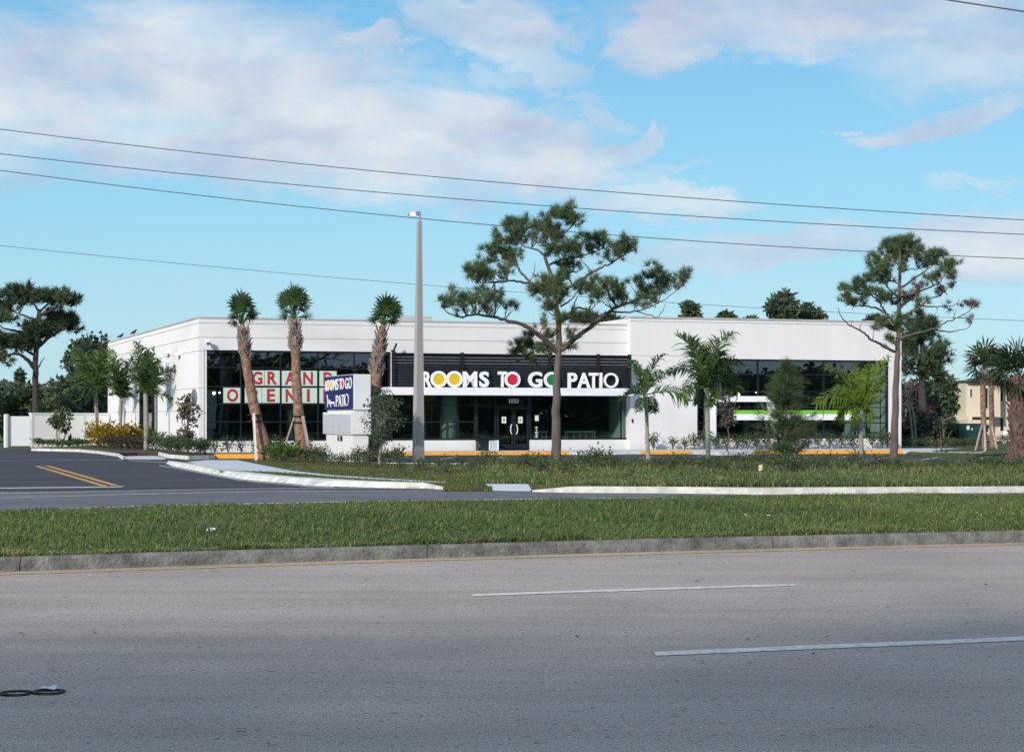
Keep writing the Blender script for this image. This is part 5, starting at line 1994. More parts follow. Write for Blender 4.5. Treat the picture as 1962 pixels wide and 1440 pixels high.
def feather_palm(label, Y, trunk, rad, fronds, seed, m=None, group='feather palms', gz=.13, llen=.42, lw=.045, nl=30, bark=None, droop=.35, extra=0, shaft=True):
    """fronds: px polylines from the crown to the tip, each with a depth reach"""
    rng = np.random.default_rng(seed)
    pts = [P(x, y, Y) for x, y in trunk]
    pts[0][2] = gz - .05
    root = thing('palm_tree', (pts[0][0], pts[0][1], gz), label, 'palm tree', group)
    t = MB()
    tr = resample(pts, 18)
    rr = np.interp(np.linspace(0, 1, 18), np.linspace(0, 1, len(rad)), rad)
    rr[::2] *= 1.05
    t.tube(tr, rr, 10)
    t.build('trunk', bark or B_GREY, root, smooth=True)
    rc, lf = MB(), MB()
    for (fp, dep) in fronds:
        ctl = [P(x, y, Y + dep * i / (len(fp) - 1)) for i, (x, y) in enumerate(fp)]
        r3 = resample(ctl, 24)
        for _ in range(4):
            r3[1:-1] = (r3[:-2] + 2 * r3[1:-1] + r3[2:]) / 4
        rc.tube(r3, np.linspace(.022, .005, 24), 5, cap=False, tint=.6)
        L_ = np.linalg.norm(np.diff(r3, axis=0), axis=1).sum()
        roll0 = rng.uniform(.2, .7)
        fr = np.linspace(.12, .99, nl)
        idx = fr * 23
        i0 = np.minimum(idx.astype(int), 22)
        w = (idx - i0)[:, None]
        c = r3[i0] * (1 - w) + r3[i0 + 1] * w
        tg = unit(r3[i0 + 1] - r3[i0])
        side = unit(np.cross(tg, np.array((0, 0, 1.)) + rng.normal(size=3) * .35))
        upv = np.cross(side, tg)
        ft = rng.uniform(.2, .75)
        for sg in (-1, 1):
            rl = (roll0 + rng.normal(size=nl) * .45)[:, None]
            d = unit((side * sg * np.cos(rl) + upv * np.sin(rl)) * .9 + tg * .7 + rng.normal(size=(nl, 3)) * .10)
            ln = llen * (.42 + .58 * np.sin(np.clip(fr * 1.0 + .08, 0, 1) * math.pi) ** .7) * rng.uniform(.8, 1.1, nl) * min(1.2, L_ / 1.7)
            ln = np.maximum(ln, .12)
            sd_ = unit(np.cross(d, upv))
            # each leaflet: base, widest, drooping tip
            p1 = c + d * (ln * .5)[:, None]
            p2 = c + d * ln[:, None] - np.array((0, 0, 1.)) * (ln * droop * rng.uniform(.5, 1.4, nl))[:, None]
            v = np.stack([c - sd_ * lw * .25, c + sd_ * lw * .25, p1 + sd_ * lw / 2, p1 - sd_ * lw / 2, p2], 1).reshape(-1, 3)
            i = np.arange(nl) * 5
            b = lf.n
            lf.add(v, np.stack([i, i + 1, i + 2, i + 3], 1), np.repeat(np.clip(ft + rng.normal(size=nl) * .15, 0, 1), 5))
            lf.f.append(np.stack([i + 3, i + 2, i + 4], 1) + b)
    rc.build('rachis', m or L_PALM, root)
    lf.build('fronds', m or L_PALM, root)
    return root


Z5 = lambda x, y: (1200 + x * .23613, 580 + y * .23613)
Z6 = lambda x, y: (1562 + x * .23613, 580 + y * .23613)
Z1 = lambda x, y: (x * .23613, 540 + y * .23613)
feather_palm('young feather palm with slim trunk, nearest the canopy end', 55, [Z5(182, 1370), Z5(172, 1150), Z5(165, 900), Z5(155, 745)], [.075, .06, .055, .07],
             [([Z5(155, 745), Z5(190, 580), Z5(250, 460), Z5(315, 420)], -.5), ([Z5(155, 745), Z5(110, 600), Z5(60, 500), Z5(30, 470)], .5), ([Z5(155, 740), Z5(220, 640), Z5(300, 565), Z5(385, 560)], .6), ([Z5(155, 745), Z5(280, 720), Z5(400, 720), Z5(505, 800)], -.4),
              ([Z5(155, 745), Z5(80, 730), Z5(0, 745), Z5(-60, 790)], -.6), ([Z5(155, 740), Z5(160, 640), Z5(170, 560), Z5(165, 520)], .3), ([Z5(155, 750), Z5(190, 780), Z5(215, 840), Z5(215, 890)], .8), ([Z5(155, 750), Z5(130, 780), Z5(110, 830), Z5(100, 880)], -.8), ([Z5(155, 745), Z5(110, 700), Z5(60, 680), Z5(20, 700)], 1.0)], 81, llen=.56, nl=40, lw=.042)
feather_palm('taller dark feather palm before the taller white block', 60, [Z5(662, 1335), Z5(660, 1100), Z5(658, 850), Z5(652, 690)], [.09, .08, .075, .09],
             [([Z5(650, 690), Z5(590, 480), Z5(510, 330), Z5(420, 275)], -.5), ([Z5(650, 690), Z5(690, 480), Z5(770, 310), Z5(870, 245)], .5), ([Z5(650, 690), Z5(560, 570), Z5(450, 520), Z5(350, 560)], .5), ([Z5(650, 690), Z5(740, 560), Z5(850, 480), Z5(935, 485)], -.5), ([Z5(650, 690), Z5(580, 640), Z5(520, 660), Z5(490, 740)], -.8),
              ([Z5(650, 690), Z5(740, 630), Z5(850, 640), Z5(910, 720)], .7), ([Z5(650, 690), Z5(645, 540), Z5(650, 420), Z5(655, 360)], .2), ([Z5(650, 690), Z5(610, 560), Z5(580, 430), Z5(540, 300)], .8), ([Z5(650, 690), Z5(700, 560), Z5(740, 450), Z5(790, 400)], -.8), ([Z5(650, 695), Z5(600, 700), Z5(590, 760), Z5(580, 820)], .6), ([Z5(650, 695), Z5(700, 720), Z5(715, 770), Z5(700, 840)], -.6)], 82, llen=.70, lw=.05, nl=48)
feather_palm('bright yellow-green feather palm left of the thin pine', 57.8, [Z6(375, 1390), Z6(373, 1200), Z6(370, 1050), Z6(368, 880)], [.085, .075, .075, .09],
             [([Z6(370, 890), Z6(320, 720), Z6(200, 580), Z6(75, 510)], -.4), ([Z6(370, 890), Z6(350, 700), Z6(320, 560), Z6(310, 490)], .3), ([Z6(370, 890), Z6(430, 700), Z6(510, 560), Z6(600, 440)], .4), ([Z6(370, 890), Z6(290, 790), Z6(140, 760), Z6(10, 830)], -.5), ([Z6(370, 890), Z6(280, 830), Z6(210, 860), Z6(180, 950)], .6),
              ([Z6(370, 890), Z6(400, 720), Z6(420, 600), Z6(430, 500)], -.7), ([Z6(370, 890), Z6(300, 740), Z6(220, 690), Z6(150, 700)], .7), ([Z6(370, 890), Z6(440, 800), Z6(500, 680), Z6(560, 600)], -.3), ([Z6(370, 895), Z6(420, 850), Z6(450, 890), Z6(440, 980)], .3), ([Z6(370, 895), Z6(330, 880), Z6(310, 940), Z6(300, 990)], -.5)], 83, m=L_PALMY, llen=.60, lw=.045, nl=40, droop=.5)


def burst(c, tips, rng):
    out = []
    for i, (x, y) in enumerate(tips):
        cx, cy = c
        mx, my = (cx + x) / 2, (cy + y) / 2
        lift = 26 + 10 * rng.random()
        out.append(([Z1(cx, cy), Z1(mx - (x - cx) * .12, my - lift), Z1(x, y)], (-1) ** i * rng.uniform(.2, .9)))
    return out


rng = np.random.default_rng(90)
twin = feather_palm('twin-stemmed feather palm at the rear corner of the shop', 97, [Z1(800, 1255), Z1(790, 1060), Z1(780, 870)], [.07, .06, .06],
             burst((785, 870), [(610, 565), (860, 555), (545, 775), (900, 690), (640, 900), (960, 860), (700, 620), (800, 560), (900, 560), (650, 680), (930, 780), (720, 960), (760, 600)], rng), 84, llen=.85, lw=.085, nl=30)
feather_palm('feather palm rising from the yellow crotons', 94, [Z1(975, 1275), Z1(978, 1100), Z1(980, 950)], [.085, .08, .08],
             burst((980, 950), [(905, 560), (1080, 610), (860, 760), (1120, 690), (880, 920), (1085, 930), (1000, 620), (940, 620), (1110, 780), (890, 680), (1050, 860)], rng), 85, llen=.75, lw=.08, nl=28)
feather_palm('full feather palm standing before the tall side window', 84, [Z1(1185, 1350), Z1(1185, 1150), Z1(1180, 910)], [.11, .10, .10],
             burst((1182, 910), [(1080, 500), (1200, 560), (1120, 500), (1420, 695), (1400, 950), (1070, 640), (1290, 640), (1050, 760), (1110, 900), (1350, 800), (1240, 600), (1270, 900), (1150, 620)], rng), 86, llen=.75, lw=.075, nl=30)
feather_palm('slim feather palm close to the shop side wall, mostly hidden', 90, [Z1(1265, 1260), Z1(1265, 1050), Z1(1262, 850)], [.07, .065, .065],
             burst((1262, 850), [(1280, 530), (1250, 540), (1380, 640), (1420, 700), (1200, 640), (1330, 600), (1300, 780), (1400, 900)], rng), 87, llen=.62, lw=.085, nl=26)
q = MB()
q.tube([P(*Z1(806, 1255), 96.6) * (1, 1, 0), P(*Z1(778, 1060), 96.6), P(*Z1(760, 900), 96.6)], [.065, .06, .055], 8)
q.build('trunk', B_GREY, twin, smooth=True)


# ------------------------------------------------------------------ shrubs (one of each kind, then copies)
def shrub(name, label, loc, seed, w_, h_, n, leaf, m, group, cat='shrub', stems=5, lw=.45):
    rng = np.random.default_rng(seed)
    loc = np.asarray(loc, float)
    root = thing(name, loc, label, cat, group)
    st = MB()
    fol = MB()
    ns = stems * 3
    tips = []
    for k in range(stems):
        a = k * 2 * math.pi / stems + rng.normal() * .4
        o = np.array((math.cos(a), math.sin(a), 0))
        tip = loc + o * w_ * .38 * rng.uniform(.5, 1) + np.array((0, 0, h_ * rng.uniform(.6, .95)))
        mid = loc + o * w_ * .14 + np.array((0, 0, h_ * .45))
        st.tube([loc, mid, tip], [.018, .012, .006], 5, cap=False)
        tips += [tip, (mid + tip) / 2, mid + rng.normal(size=3) * .1 * w_]
    tips = np.array(tips)
    c = tips[rng.integers(0, len(tips), n)] + rng.normal(size=(n, 3)) * (w_ * .13, w_ * .13, h_ * .11)
    c[:, 2] = np.maximum(c[:, 2], loc[2] + .02)
    d = unit((c - loc) * (1, 1, .6) + rng.normal(size=(n, 3)) * .45 * h_ + np.array((0, 0, .1)))
    quads(fol, c, d, unit(np.cross(d, rdir(rng, n))), leaf * rng.uniform(.6, 1.2, n), leaf * lw * rng.uniform(.7, 1.2, n), np.clip(.4 + rng.normal(size=n) * .25, 0, 1), .1)
    st.build('stem', B_TWIG, root)
    fol.build('foliage', m, root)
    return root


def scatter(proto, spots, labels=None, seed=1):
    rng = np.random.default_rng(seed)
    for i, (p, s) in enumerate(spots):
        o = proto if i == 0 else copy_tree(proto)
        o.location = Vector(tuple(float(c) for c in p))
        o.rotation_euler = (0, 0, float(rng.uniform(0, 6.28)))
        k = float(s * rng.uniform(.85, 1.15))
        o.scale = (k, k, k * float(rng.uniform(.85, 1.15)))
        if labels:
            o['label'] = labels[i]


FB = lambda px, n=.9: W(u_of(px, n), .12, n)
# sparse leggy shrubs at the foot of the taller block
pr = shrub('shrub', 'leggy dark shrub in the row along the foot of the taller white block', (0, 0, 0), 101, .62, .66, 130, .15, L_SHRUB, 'foundation shrubs of the taller block')
scatter(pr, [(W(u_of(x, 1.1), .13, 1.1), 1.0) for x in (1252, 1289, 1312, 1331, 1350, 1372, 1392, 1412, 1432, 1450, 1470, 1524, 1548, 1568, 1590, 1612, 1632, 1672, 1690, 1700)], None, 5)
pr = shrub('shrub', 'dark rounded shrub on a bare stem in the bed under the big window', (0, 0, 0), 102, .75, .72, 150, .16, L_SHRUB, 'shrubs under the big window')
scatter(pr, [(W(u_of(x, 1.3), .12, 1.3), .72) for x in (412, 437, 462, 487, 534, 556, 590)], None, 6)
# bright clumps round the palms' feet and dark ones by the sign
pr = shrub('shrub', 'bright green low shrub at the feet of the sign palms', (0, 0, 0), 103, .85, .55, 260, .13, L_SHRUBG, 'bright shrubs at the palm feet')
scatter(pr, [(G(x, y, .13), 1.0) for x, y in ((522, 884), (540, 886), (558, 884), (548, 881), (575, 886), (530, 880.5))], None, 7)
pr = shrub('shrub', 'dark shrub in the bed around the foot of the blue sign', (0, 0, 0), 104, .85, .75, 240, .14, L_SHRUB, 'dark shrubs by the blue sign')
scatter(pr, [(G(x, y, .13), s * .66) for x, y, s in ((600, 885, 1.0), (615, 888, 1.1), (632, 891, .9), (648, 892, .8), (663, 894, .85), (680, 895, .9), (700, 893, 1.0), (745, 891, 1.2), (765, 892, 1.0), (760, 887, 1.1), (600, 890, .8), (590, 886, .9), (700, 897, .7), (688, 890, .9))], None, 8)
# weedy hedge along the car park edge
pr = shrub('low_shrub', 'small weedy shrub in the loose hedge along the car park kerb', (0, 0, 0), 105, .9, .62, 240, .12, L_SHRUB, 'weedy hedge along the car park')
rng = np.random.default_rng(106)
spots = []
for x in np.arange(775, 1962, 21):
    y = 893 + rng.uniform(-3, 9)
    if abs(x - 1066) < 14:
        continue
    spots.append((G(x + rng.uniform(-7, 7), y + 5, .13), rng.uniform(.42, .85)))
for x in (1000, 1020, 1043, 1085, 1130, 1160, 1505, 1520, 1490, 1540, 1470, 1430, 1390):
    spots.append((G(x + rng.uniform(-6, 6), 906 + rng.uniform(-3, 5), .13), rng.uniform(.5, .85)))
scatter(pr, spots, None, 9)
# left planting
pr = shrub('croton', 'yellow croton bush under the feather palms', (0, 0, 0), 107, 1.5, 1.05, 420, .22, L_CROTON, 'yellow crotons')
scatter(pr, [(P(x, y, Y) * (1, 1, 0) + (0, 0, .12), 1.0) for x, y, Y in ((188, 850, 92), (208, 850, 91), (226, 850, 92), (246, 850, 93), (200, 850, 94), (255, 850, 94))], None, 10)
pr = shrub('low_shrub', 'dusky low hedge shrub in front of the yellow crotons', (0, 0, 0), 108, 1.1, .6, 420, .11, L_PURPLE, 'dusky hedge before the crotons')
scatter(pr, [(P(x, y, Y) * (1, 1, 0) + (0, 0, .12), 1.0) for x, y, Y in ((212, 860, 87), (226, 860, 87), (240, 860, 86.5), (254, 860, 86), (268, 860, 85.5), (232, 860, 88), (280, 860, 84.5), (262, 860, 87))], None, 11)
pr = shrub('low_shrub', 'deep green leafy bush on the walk corner left of the big window', (0, 0, 0), 109, 1.0, .85, 380, .17, L_SHRUB, 'leafy bushes at the walk corner')
scatter(pr, [(P(x, y, Y) * (1, 1, 0) + (0, 0, .12), .78) for x, y, Y in ((330, 870, 75), (345, 870, 74.2), (360, 870, 73.8), (375, 870, 73.6), (392, 870, 74.4), (338, 866, 77), (312, 866, 80), (300, 860, 82), (292, 862, 84), (384, 866, 76), (352, 866, 76.5), (320, 866, 79))], None, 12)
pr = shrub('low_shrub', 'bright ground plant along the foot of the low white wall', (0, 0, 0), 110, .8, .45, 220, .16, L_SHRUBG, 'ground plants before the low wall')
scatter(pr, [(P(x, 855, Y) * (1, 1, 0) + (0, 0, .1), .72) for x, Y in ((74, 96), (82, 97), (92, 96), (101, 97), (110, 96), (120, 96.5), (141, 97), (150, 96), (158, 97), (167, 96), (148, 94), (132, 95), (112, 94.5))], None, 13)
# bushes at the thicket on the right
pr = shrub('low_shrub', 'rough green bush at the kerb beneath the right thicket', (0, 0, 0), 111, 1.3, .9, 360, .17, L_SHRUB, 'bushes below the right thicket')
scatter(pr, [(P(x, 866, Y) * (1, 1, 0) + (0, 0, .1), .6) for x, Y in ((1742, 90), (1760, 92), (1778, 89), (1795, 88), (1812, 87.5), (1830, 88), (1848, 88), (1862, 90), (1805, 93), (1835, 94), (1938, 100), (1955, 98), (1920, 104))], None, 14)
# spiky plant by the low wall
t = thing('spiky_plant', P(133, 850, 96) * (1, 1, 0) + (0, 0, .1), 'dark spiky rosette plant in front of the low white wall', 'plant')
q = MB()
rng = np.random.default_rng(112)
n = 34
d = unit(np.stack([rng.normal(size=n), rng.normal(size=n), rng.uniform(.5, 1.6, n)], 1))
c0 = np.array(t.location)
quads(q, np.repeat(c0[None], n, 0), d, unit(np.cross(d, (0, 0, 1.))), rng.uniform(.5, .85, n), .11, rng.uniform(0, .5, n))
q.build('leaves', L_SHRUB, t)

# small trees
broadleaf('small_tree', 'small staked tree with round crown before the low white wall', 92, 143, 791, 824, 850, 95, 121, 14, 700, .20, L_SHRUB, gz=.1, ragged=.7, rt=.05, trunk_px=118)
for i, (x0, x1, lab) in enumerate(((107, 108.5, 'thin stake left of the small tree by the low wall'), (113, 113.5, 'thin stake close beside the small tree trunk by the low wall'))):
    a, b = P(x0, 850, 95) * (1, 1, 0), P(x1, 814, 95)
    q = MB()
    q.tube([a, b], .035, 6)
    tag(q.build('tree_stake', M_WOODP, loc=a), lab, 'stake')
broadleaf('small_tree', 'sparse bronze-leaved narrow tree at the shop corner', 336, 386, 736, 858, 868, 74.5, 122, 40, 620, .17, L_MAG, gz=.12, ragged=.35, rt=.05, trunk_px=360, bark=B_TWIG)
broadleaf('small_tree', 'airy dark young oak with pale thin trunk right of the blue sign', 694, 776, 735, 874, 900, 57.5, 123, 44, 3000, .085, L_DARK, gz=.13, ragged=.5, rt=.055, trunk_px=728, bark=B_GREY)

broadleaf('small_tree', 'narrow dark bronze tree before the left half of the white portal', 1374, 1412, 722, 842, 868, 80, 125, 40, 900, .13, L_BRUSH, gz=.13, ragged=.4, rt=.04, trunk_px=1393, bark=B_TWIG)
# feathery young conifer in front of the portal
rng = np.random.default_rng(124)
Yc = 58.0
t = thing('young_conifer', P(1506, 893, Yc) * (1, 1, 0) + (0, 0, .13), 'feathery young conifer before the white portal frame', 'tree')
q = MB()
q.tube([P(1506, 893, Yc) * (1, 1, 0), P(1505, 840, Yc), P(1507, 770, Yc), P(1509, 700, Yc)], [.08, .06, .035, .01], 7)
q.build('trunk', B_PINE, t)
fol, lim = MB(), MB()
prof = [(697, 4), (715, 14), (735, 26), (755, 42), (775, 46), (800, 50), (825, 55), (850, 54), (872, 44)]
for k in range(175):
    f = rng.uniform(0, 1) ** .75
    y = 697 + f * 178
    hw = np.interp(y, [a for a, _ in prof], [b for _, b in prof]) * rng.uniform(.3, 1.15)
    a = rng.uniform(0, 2 * math.pi)
    s = P(1507, y, Yc)
    e = s + np.array((math.cos(a), math.sin(a), 0)) * hw * Yc / FPX + np.array((0, 0, hw * Yc / FPX * rng.uniform(.15, .6)))
    lim.tube([s, (s + e) / 2 + np.array((0, 0, -.04)), e], [.014, .009, .004], 4, cap=False)
    ct = rng.uniform(.1, .8)
    for j in range(7):
        cc = s + (e - s) * rng.uniform(.3, 1.05) + rng.normal(size=3) * .05
        needle_tuft(fol, rng, cc, unit(e - s + np.array((0, 0, .25))), 13, .25, .011, ct, .9)
lim.build('limbs', B_PINE, t)
fol.build('crown', L_FEATH, t)
# bare saplings in the thicket
for i, (pts, lab) in enumerate((([(1750, 858), (1746, 810), (1738, 750)], 'thin bare leaning sapling nearest the shop in the right thicket'), ([(1757, 858), (1752, 800), (1741, 757)], 'pale bare sapling leaning left in the right thicket'), ([(1812, 862), (1808, 835), (1805, 800)], 'bare grey sapling left of the utility cabinet'))):
    a = P(*pts[0], 95) * (1, 1, 0)
    t = thing('bare_sapling', a, lab, 'tree')
    q = MB()
    w3 = [a] + [P(x, y, 95) for x, y in pts[1:]]
    q.tube(w3, [.06, .045, .02], 6)
    q.build('trunk', B_GREY, t)
    q = MB()
    for j in range(6):
        s = w3[1] + (w3[2] - w3[1]) * rng.uniform(-.4, 1)
        q.tube([s, s + rng.normal(size=3) * (.5, .3, .1) + np.array((0, 0, .5))], [.018, .006], 4, cap=False)
    q.build('limbs', B_GREY, t)
# slim sapling in the verge, right
t = thing('bare_sapling', G(1805, 900, .13), 'slim dark sapling in the verge right of the thin pine', 'tree')
q = MB()
q.tube([G(1805, 900, .1), P(1803, 850, 55), P(1801, 812, 55)], [.03, .022, .01], 6)
q.build('trunk', B_TWIG, t)
q = MB()
n = 120
c = P(1803, 835, 55) + rng.normal(size=(n, 3)) * (.2, .2, .4)
d = rdir(rng, n)
quads(q, c, d, unit(np.cross(d, rdir(rng, n))), .11, .05, rng.uniform(0, .6, n))
q.build('crown', L_SHRUB, t)


# ------------------------------------------------------------------ grass
def patchy(x, y, k=0.0):
    return .5 + .5 * (np.sin(x * .55 + 1.1 * np.sin(y * .31 + k) + k) * np.sin(y * .42 + .8 * np.sin(x * .27) + 2 * k) * .7 + .3 * np.sin(x * 1.7 + y * .9 + k))


def grass(name, x, y, z, h, w, m, seed, brown=.06, lean=.35, kind='stuff', tone=0.0):
    rng = np.random.default_rng(seed)
    n = len(x)
    p = np.stack([x, y, z], 1)
    a = rng.uniform(0, 2 * math.pi, n)
    ln = np.stack([np.cos(a), np.sin(a), np.zeros(n)], 1)
    sd_ = np.stack([-np.sin(a + rng.normal(size=n) * .6), np.cos(a), np.zeros(n)], 1)
    hh = h * rng.uniform(.5, 1.25, n)
    l_ = lean * rng.uniform(.2, 1.4, n)
    m1 = p + np.array((0, 0, 1.)) * (hh * .6)[:, None] + ln * (hh * l_ * .35)[:, None]
    tp = p + np.array((0, 0, 1.)) * (hh * (1 - .25 * l_))[:, None] + ln * (hh * l_)[:, None]
    ww = (w * rng.uniform(.7, 1.3, n))[:, None]
    v = np.stack([p - sd_ * ww / 2, p + sd_ * ww / 2, m1 + sd_ * ww * .38, m1 - sd_ * ww * .38, tp], 1).reshape(-1, 3)
    i = np.arange(n) * 5
    pt = patchy(x, y, seed * .7)
    tint = np.clip(.18 + tone + .38 * pt + rng.normal(size=n) * .13, 0, .78)
    br = rng.random(n) < brown * (.3 + 1.8 * patchy(x * 1.3, y * 1.3, seed + 3.))
    tint = np.where(br, rng.uniform(.85, 1, n), tint)
    mb = MB()
    mb.add(v, np.stack([i, i + 1, i + 2, i + 3], 1), np.repeat(tint, 5))
    mb.f.append(np.stack([i + 3, i + 2, i + 4], 1))
    return tag(mb.build(name, m), kind=kind)


rng = np.random.default_rng(130)
n = 230000
x = rng.uniform(-13, 16, n)
t_ = rng.uniform(0, 1, n) ** 1.35
y = YK(x) + .17 + t_ * (YM(x) - YK(x) - .36)
keep = np.abs(x) < y * .40 + 1.0
x, y, t_ = x[keep], y[keep], t_[keep]
clump = np.clip(patchy(x * 3.1, y * 3.1, 5.3) * 1.6 - .6, 0, 1) * (patchy(x, y, .4) > .35)
hgt = (.045 + .075 * patchy(x, y, 1.7) ** 1.4 + .10 * clump) * np.where(x < -3, .85, 1.0) * (1 - .45 * np.clip((t_ - .6) / .4, 0, 1))
grass('grass', x, y, zmed(x, t_) - .015, hgt, .017, L_GRASS, 131, brown=.08, lean=.6)
# ragged fringe leaning over the kerb, drier
n = 9000
x = rng.uniform(-9, 12, n)
y = YK(x) + .16 + rng.exponential(.12, n)
grass('grass', x, y, np.full(n, .14), .03 + .11 * patchy(x * 2.6, y, 2.2) ** 2, .015, L_GRASS, 132, brown=.6, lean=.95)
# seed stalks standing out of the sward
n = 2600
x = rng.uniform(-12, 14, n)
t_ = rng.uniform(.02, .98, n)
y = YK(x) + .2 + t_ * (YM(x) - YK(x) - .4)
grass('grass', x, y, zmed(x, t_), .11 + .08 * (1 - t_), .010, L_GRASS, 133, brown=.25, lean=.6)


def in_poly(px, py, poly):
    poly = np.asarray(poly)
    c = np.zeros(len(px), bool)
    j = len(poly) - 1
    for i in range(len(poly)):
        xi, yi, xj, yj = *poly[i], *poly[j]
        hit = ((yi > py) != (yj > py)) & (px < (xj - xi) * (py - yi) / (yj - yi + 1e-12) + xi)
        c ^= hit
        j = i
    return c


walk_poly = poly_px([(350, 886), (397, 880.6), (455, 880.6), (500, 889), (560, 901), (640, 909.5), (714, 914.3), (812, 920), (890, 923.6), (888, 925.8), (812, 923.2), (714, 918.2), (640, 913.4), (560, 906.4), (500, 903.4), (463, 902.4), (423, 901), (380, 890)], .13)
lawn_in = np.array(lawn)
n = 190000
x = rng.uniform(-13, 19, n)
y = 39 + 25 * rng.uniform(0, 1, n) ** 1.5
ok = in_poly(x, y, lawn_in) & ~in_poly(x, y, walk_poly) & (np.abs(x) < y * .32 + 1)
for mp_ in ([(700, 899), (800, 903.5), (900, 899), (1000, 897.5), (1000, 902), (880, 908), (760, 905), (690, 902.5)], [(1380, 897), (1500, 894), (1690, 896), (1820, 898), (1760, 904), (1560, 905.5), (1420, 904)], [(1120, 899), (1230, 896), (1340, 898), (1300, 903), (1160, 904)]):
    ok &= ~in_poly(x, y, poly_px(mp_, .13)) | (rng.random(n) < .35)
x, y = x[ok], y[ok]
mown = np.clip((-x - .2) / 1.5, 0, 1)            # mown close left of the sign, rough to the right
band = np.exp(-((y - 52) / 5.0) ** 2)
h = (.11 + .13 * patchy(x * 1.3, y, 4.1)) * (1 - mown) * (.8 + .9 * band) + .045 * mown
h = h * (1 - .45 * np.clip((y - 55) / 6, 0, 1))
g1 = mown < .5
grass('grass', x[g1], y[g1], np.full(g1.sum(), .125), h[g1], .026, L_GRASS, 134, brown=.24, lean=.6, tone=-.09)
grass('grass', x[~g1], y[~g1], np.full((~g1).sum(), .125), h[~g1], .022, L_LAWN, 135, brown=.10)
# near verge at the photographer's feet
n = 14000
x = rng.uniform(-9, 9, n)
y = YK(x) - 15.7 - rng.exponential(1.2, n)
grass('grass', x, y, np.full(n, -.03), np.full(n, .1), .012, L_GRASS, 136)

# ------------------------------------------------------------------ house, cabinet and chair at the right
YH = 122.0
HD = unit(np.array((1, .10, 0)))
HN = np.array((HD[1], -HD[0], 0))
H0 = P(1850, 800, YH) * (1, 1, 0)


def hb(mb, x0, x1, y0, y1, n0, n1):
    """box on the house front between photo columns x0..x1 and rows y0..y1 (y0 lower)"""
    a0, a1 = (x0 - 1850) * YH / FPX, (x1 - 1850) * YH / FPX
    za, zb = EYE - (y0 - 800) * YH / FPX, EYE - (y1 - 800) * YH / FPX
    q = lambda a, n, z: H0 + HD * a + HN * n + np.array((0, 0, z))
    return mb.hexa([q(a0, n0, za), q(a1, n0, za), q(a1, n1, za), q(a0, n1, za), q(a0, n0, zb), q(a1, n0, zb), q(a1, n1, zb), q(a0, n1, zb)])


t = thing('tan_house', H0, 'two-storey tan stucco house with jutting upper floor behind the palms', 'house')
q = MB()
hb(q, 1851, 1919, 798.5, 731, -9, 0)
hb(q, 1919.3, 1990, 846, 729, -9, -1.2)
hb(q, 1872, 1919, 846, 798.7, -9, -1.4)
q.build('wall', M_TAN, t)
q = MB()
a0, a1 = (1847 - 1850) * YH / FPX, (1995 - 1850) * YH / FPX
z0, z1 = EYE + 69.2 * YH / FPX, EYE + 78 * YH / FPX
qq = lambda a, n, z: H0 + HD * a + HN * n + np.array((0, 0, z))
q.hexa([qq(a0, -10, z0), qq(a1, -10, z0), qq(a1, .5, z0), qq(a0, .5, z0), qq(a0 + 3, -6, z1), qq(a1 - 3, -6, z1), qq(a1 - 3, -3.5, z1), qq(a0 + 3, -3.5, z1)])
q.build('roof', M_ROOFT, t)
for (x0, x1, y0, y1, n_) in ((1858.6, 1861.6, 760, 745, 0), (1888, 1893, 782, 743, 0), (1930, 1936, 768, 741, -1.2), (1905, 1909, 825, 806, -1.4), (1911, 1915, 825, 806, -1.4), (1931, 1937, 825, 800, -1.2), (1874.5, 1880, 828, 804, -1.4), (1944, 1950, 768, 741, -1.2)):
    f = MB()
    hb(f, x0 - .9, x1 + .9, y0 + 1, y1 - 1, n_ - .04, n_ + .05)
    fo = f.build('window', M_STUCCO2, t)
    p_ = MB()
    hb(p_, x0, x1, y0, y1, n_ + .051, n_ + .07)
    p_.build('pane', M_BLACK, fo)
q = MB()
hb(q, 1828, 1874, 813, 804, -4, 2.5)
hb(q, 1831, 1834, 846, 813.2, -1, 2.0)
hb(q, 1846, 1853, 803.8, 798, -3, 1)
q.build('porch_roof', M_TAN, t)
t = thing('utility_cabinet', P(1855, 855, 99) * (1, 1, 0), 'dark green utility cabinet with white stickers beside the tan house', 'cabinet')
q = MB()
c0, c1 = P(1835, 853, 99), P(1874, 853, 99.5)
zc = EYE - 13 * 99 / FPX
q.box((c0[0], 98.8, -.03), (c1[0], 100.4, zc))
q.build('body', M_UTIL, t)
q = MB()
q.box((c0[0] - .05, 98.75, zc + .002), (c1[0] + .05, 100.45, zc + .06))
q.build('lid', M_UTIL, t)
for (x0, x1, y0, y1) in ((1852, 1857.4, 823, 815), (1861, 1863.4, 823.5, 820)):
    q = MB()
    a, b = P(x0, y0, 98.8), P(x1, y1, 98.8)
    q.box((a[0], 98.775, a[2]), (b[0], 98.797, b[2]))
    q.build('sticker', M_PAPER, t)
t = thing('plastic_chair', P(1933, 843, 106) * (1, 1, 0), 'white plastic chair standing left of the stout palm', 'chair')
q = MB()
c = P(1932, 843, 106)
q.box((c[0] - .24, 105.8, .40), (c[0] + .24, 106.25, .45))
q.build('seat', M_WHITE, t)
q = MB()
q.hexa([(c[0] - .24, 106.22, .455), (c[0] + .24, 106.22, .455), (c[0] + .24, 106.26, .455), (c[0] - .24, 106.26, .455), (c[0] - .2, 106.36, .85), (c[0] + .2, 106.36, .85), (c[0] + .2, 106.4, .85), (c[0] - .2, 106.4, .85)])
q.build('backrest', M_WHITE, t)
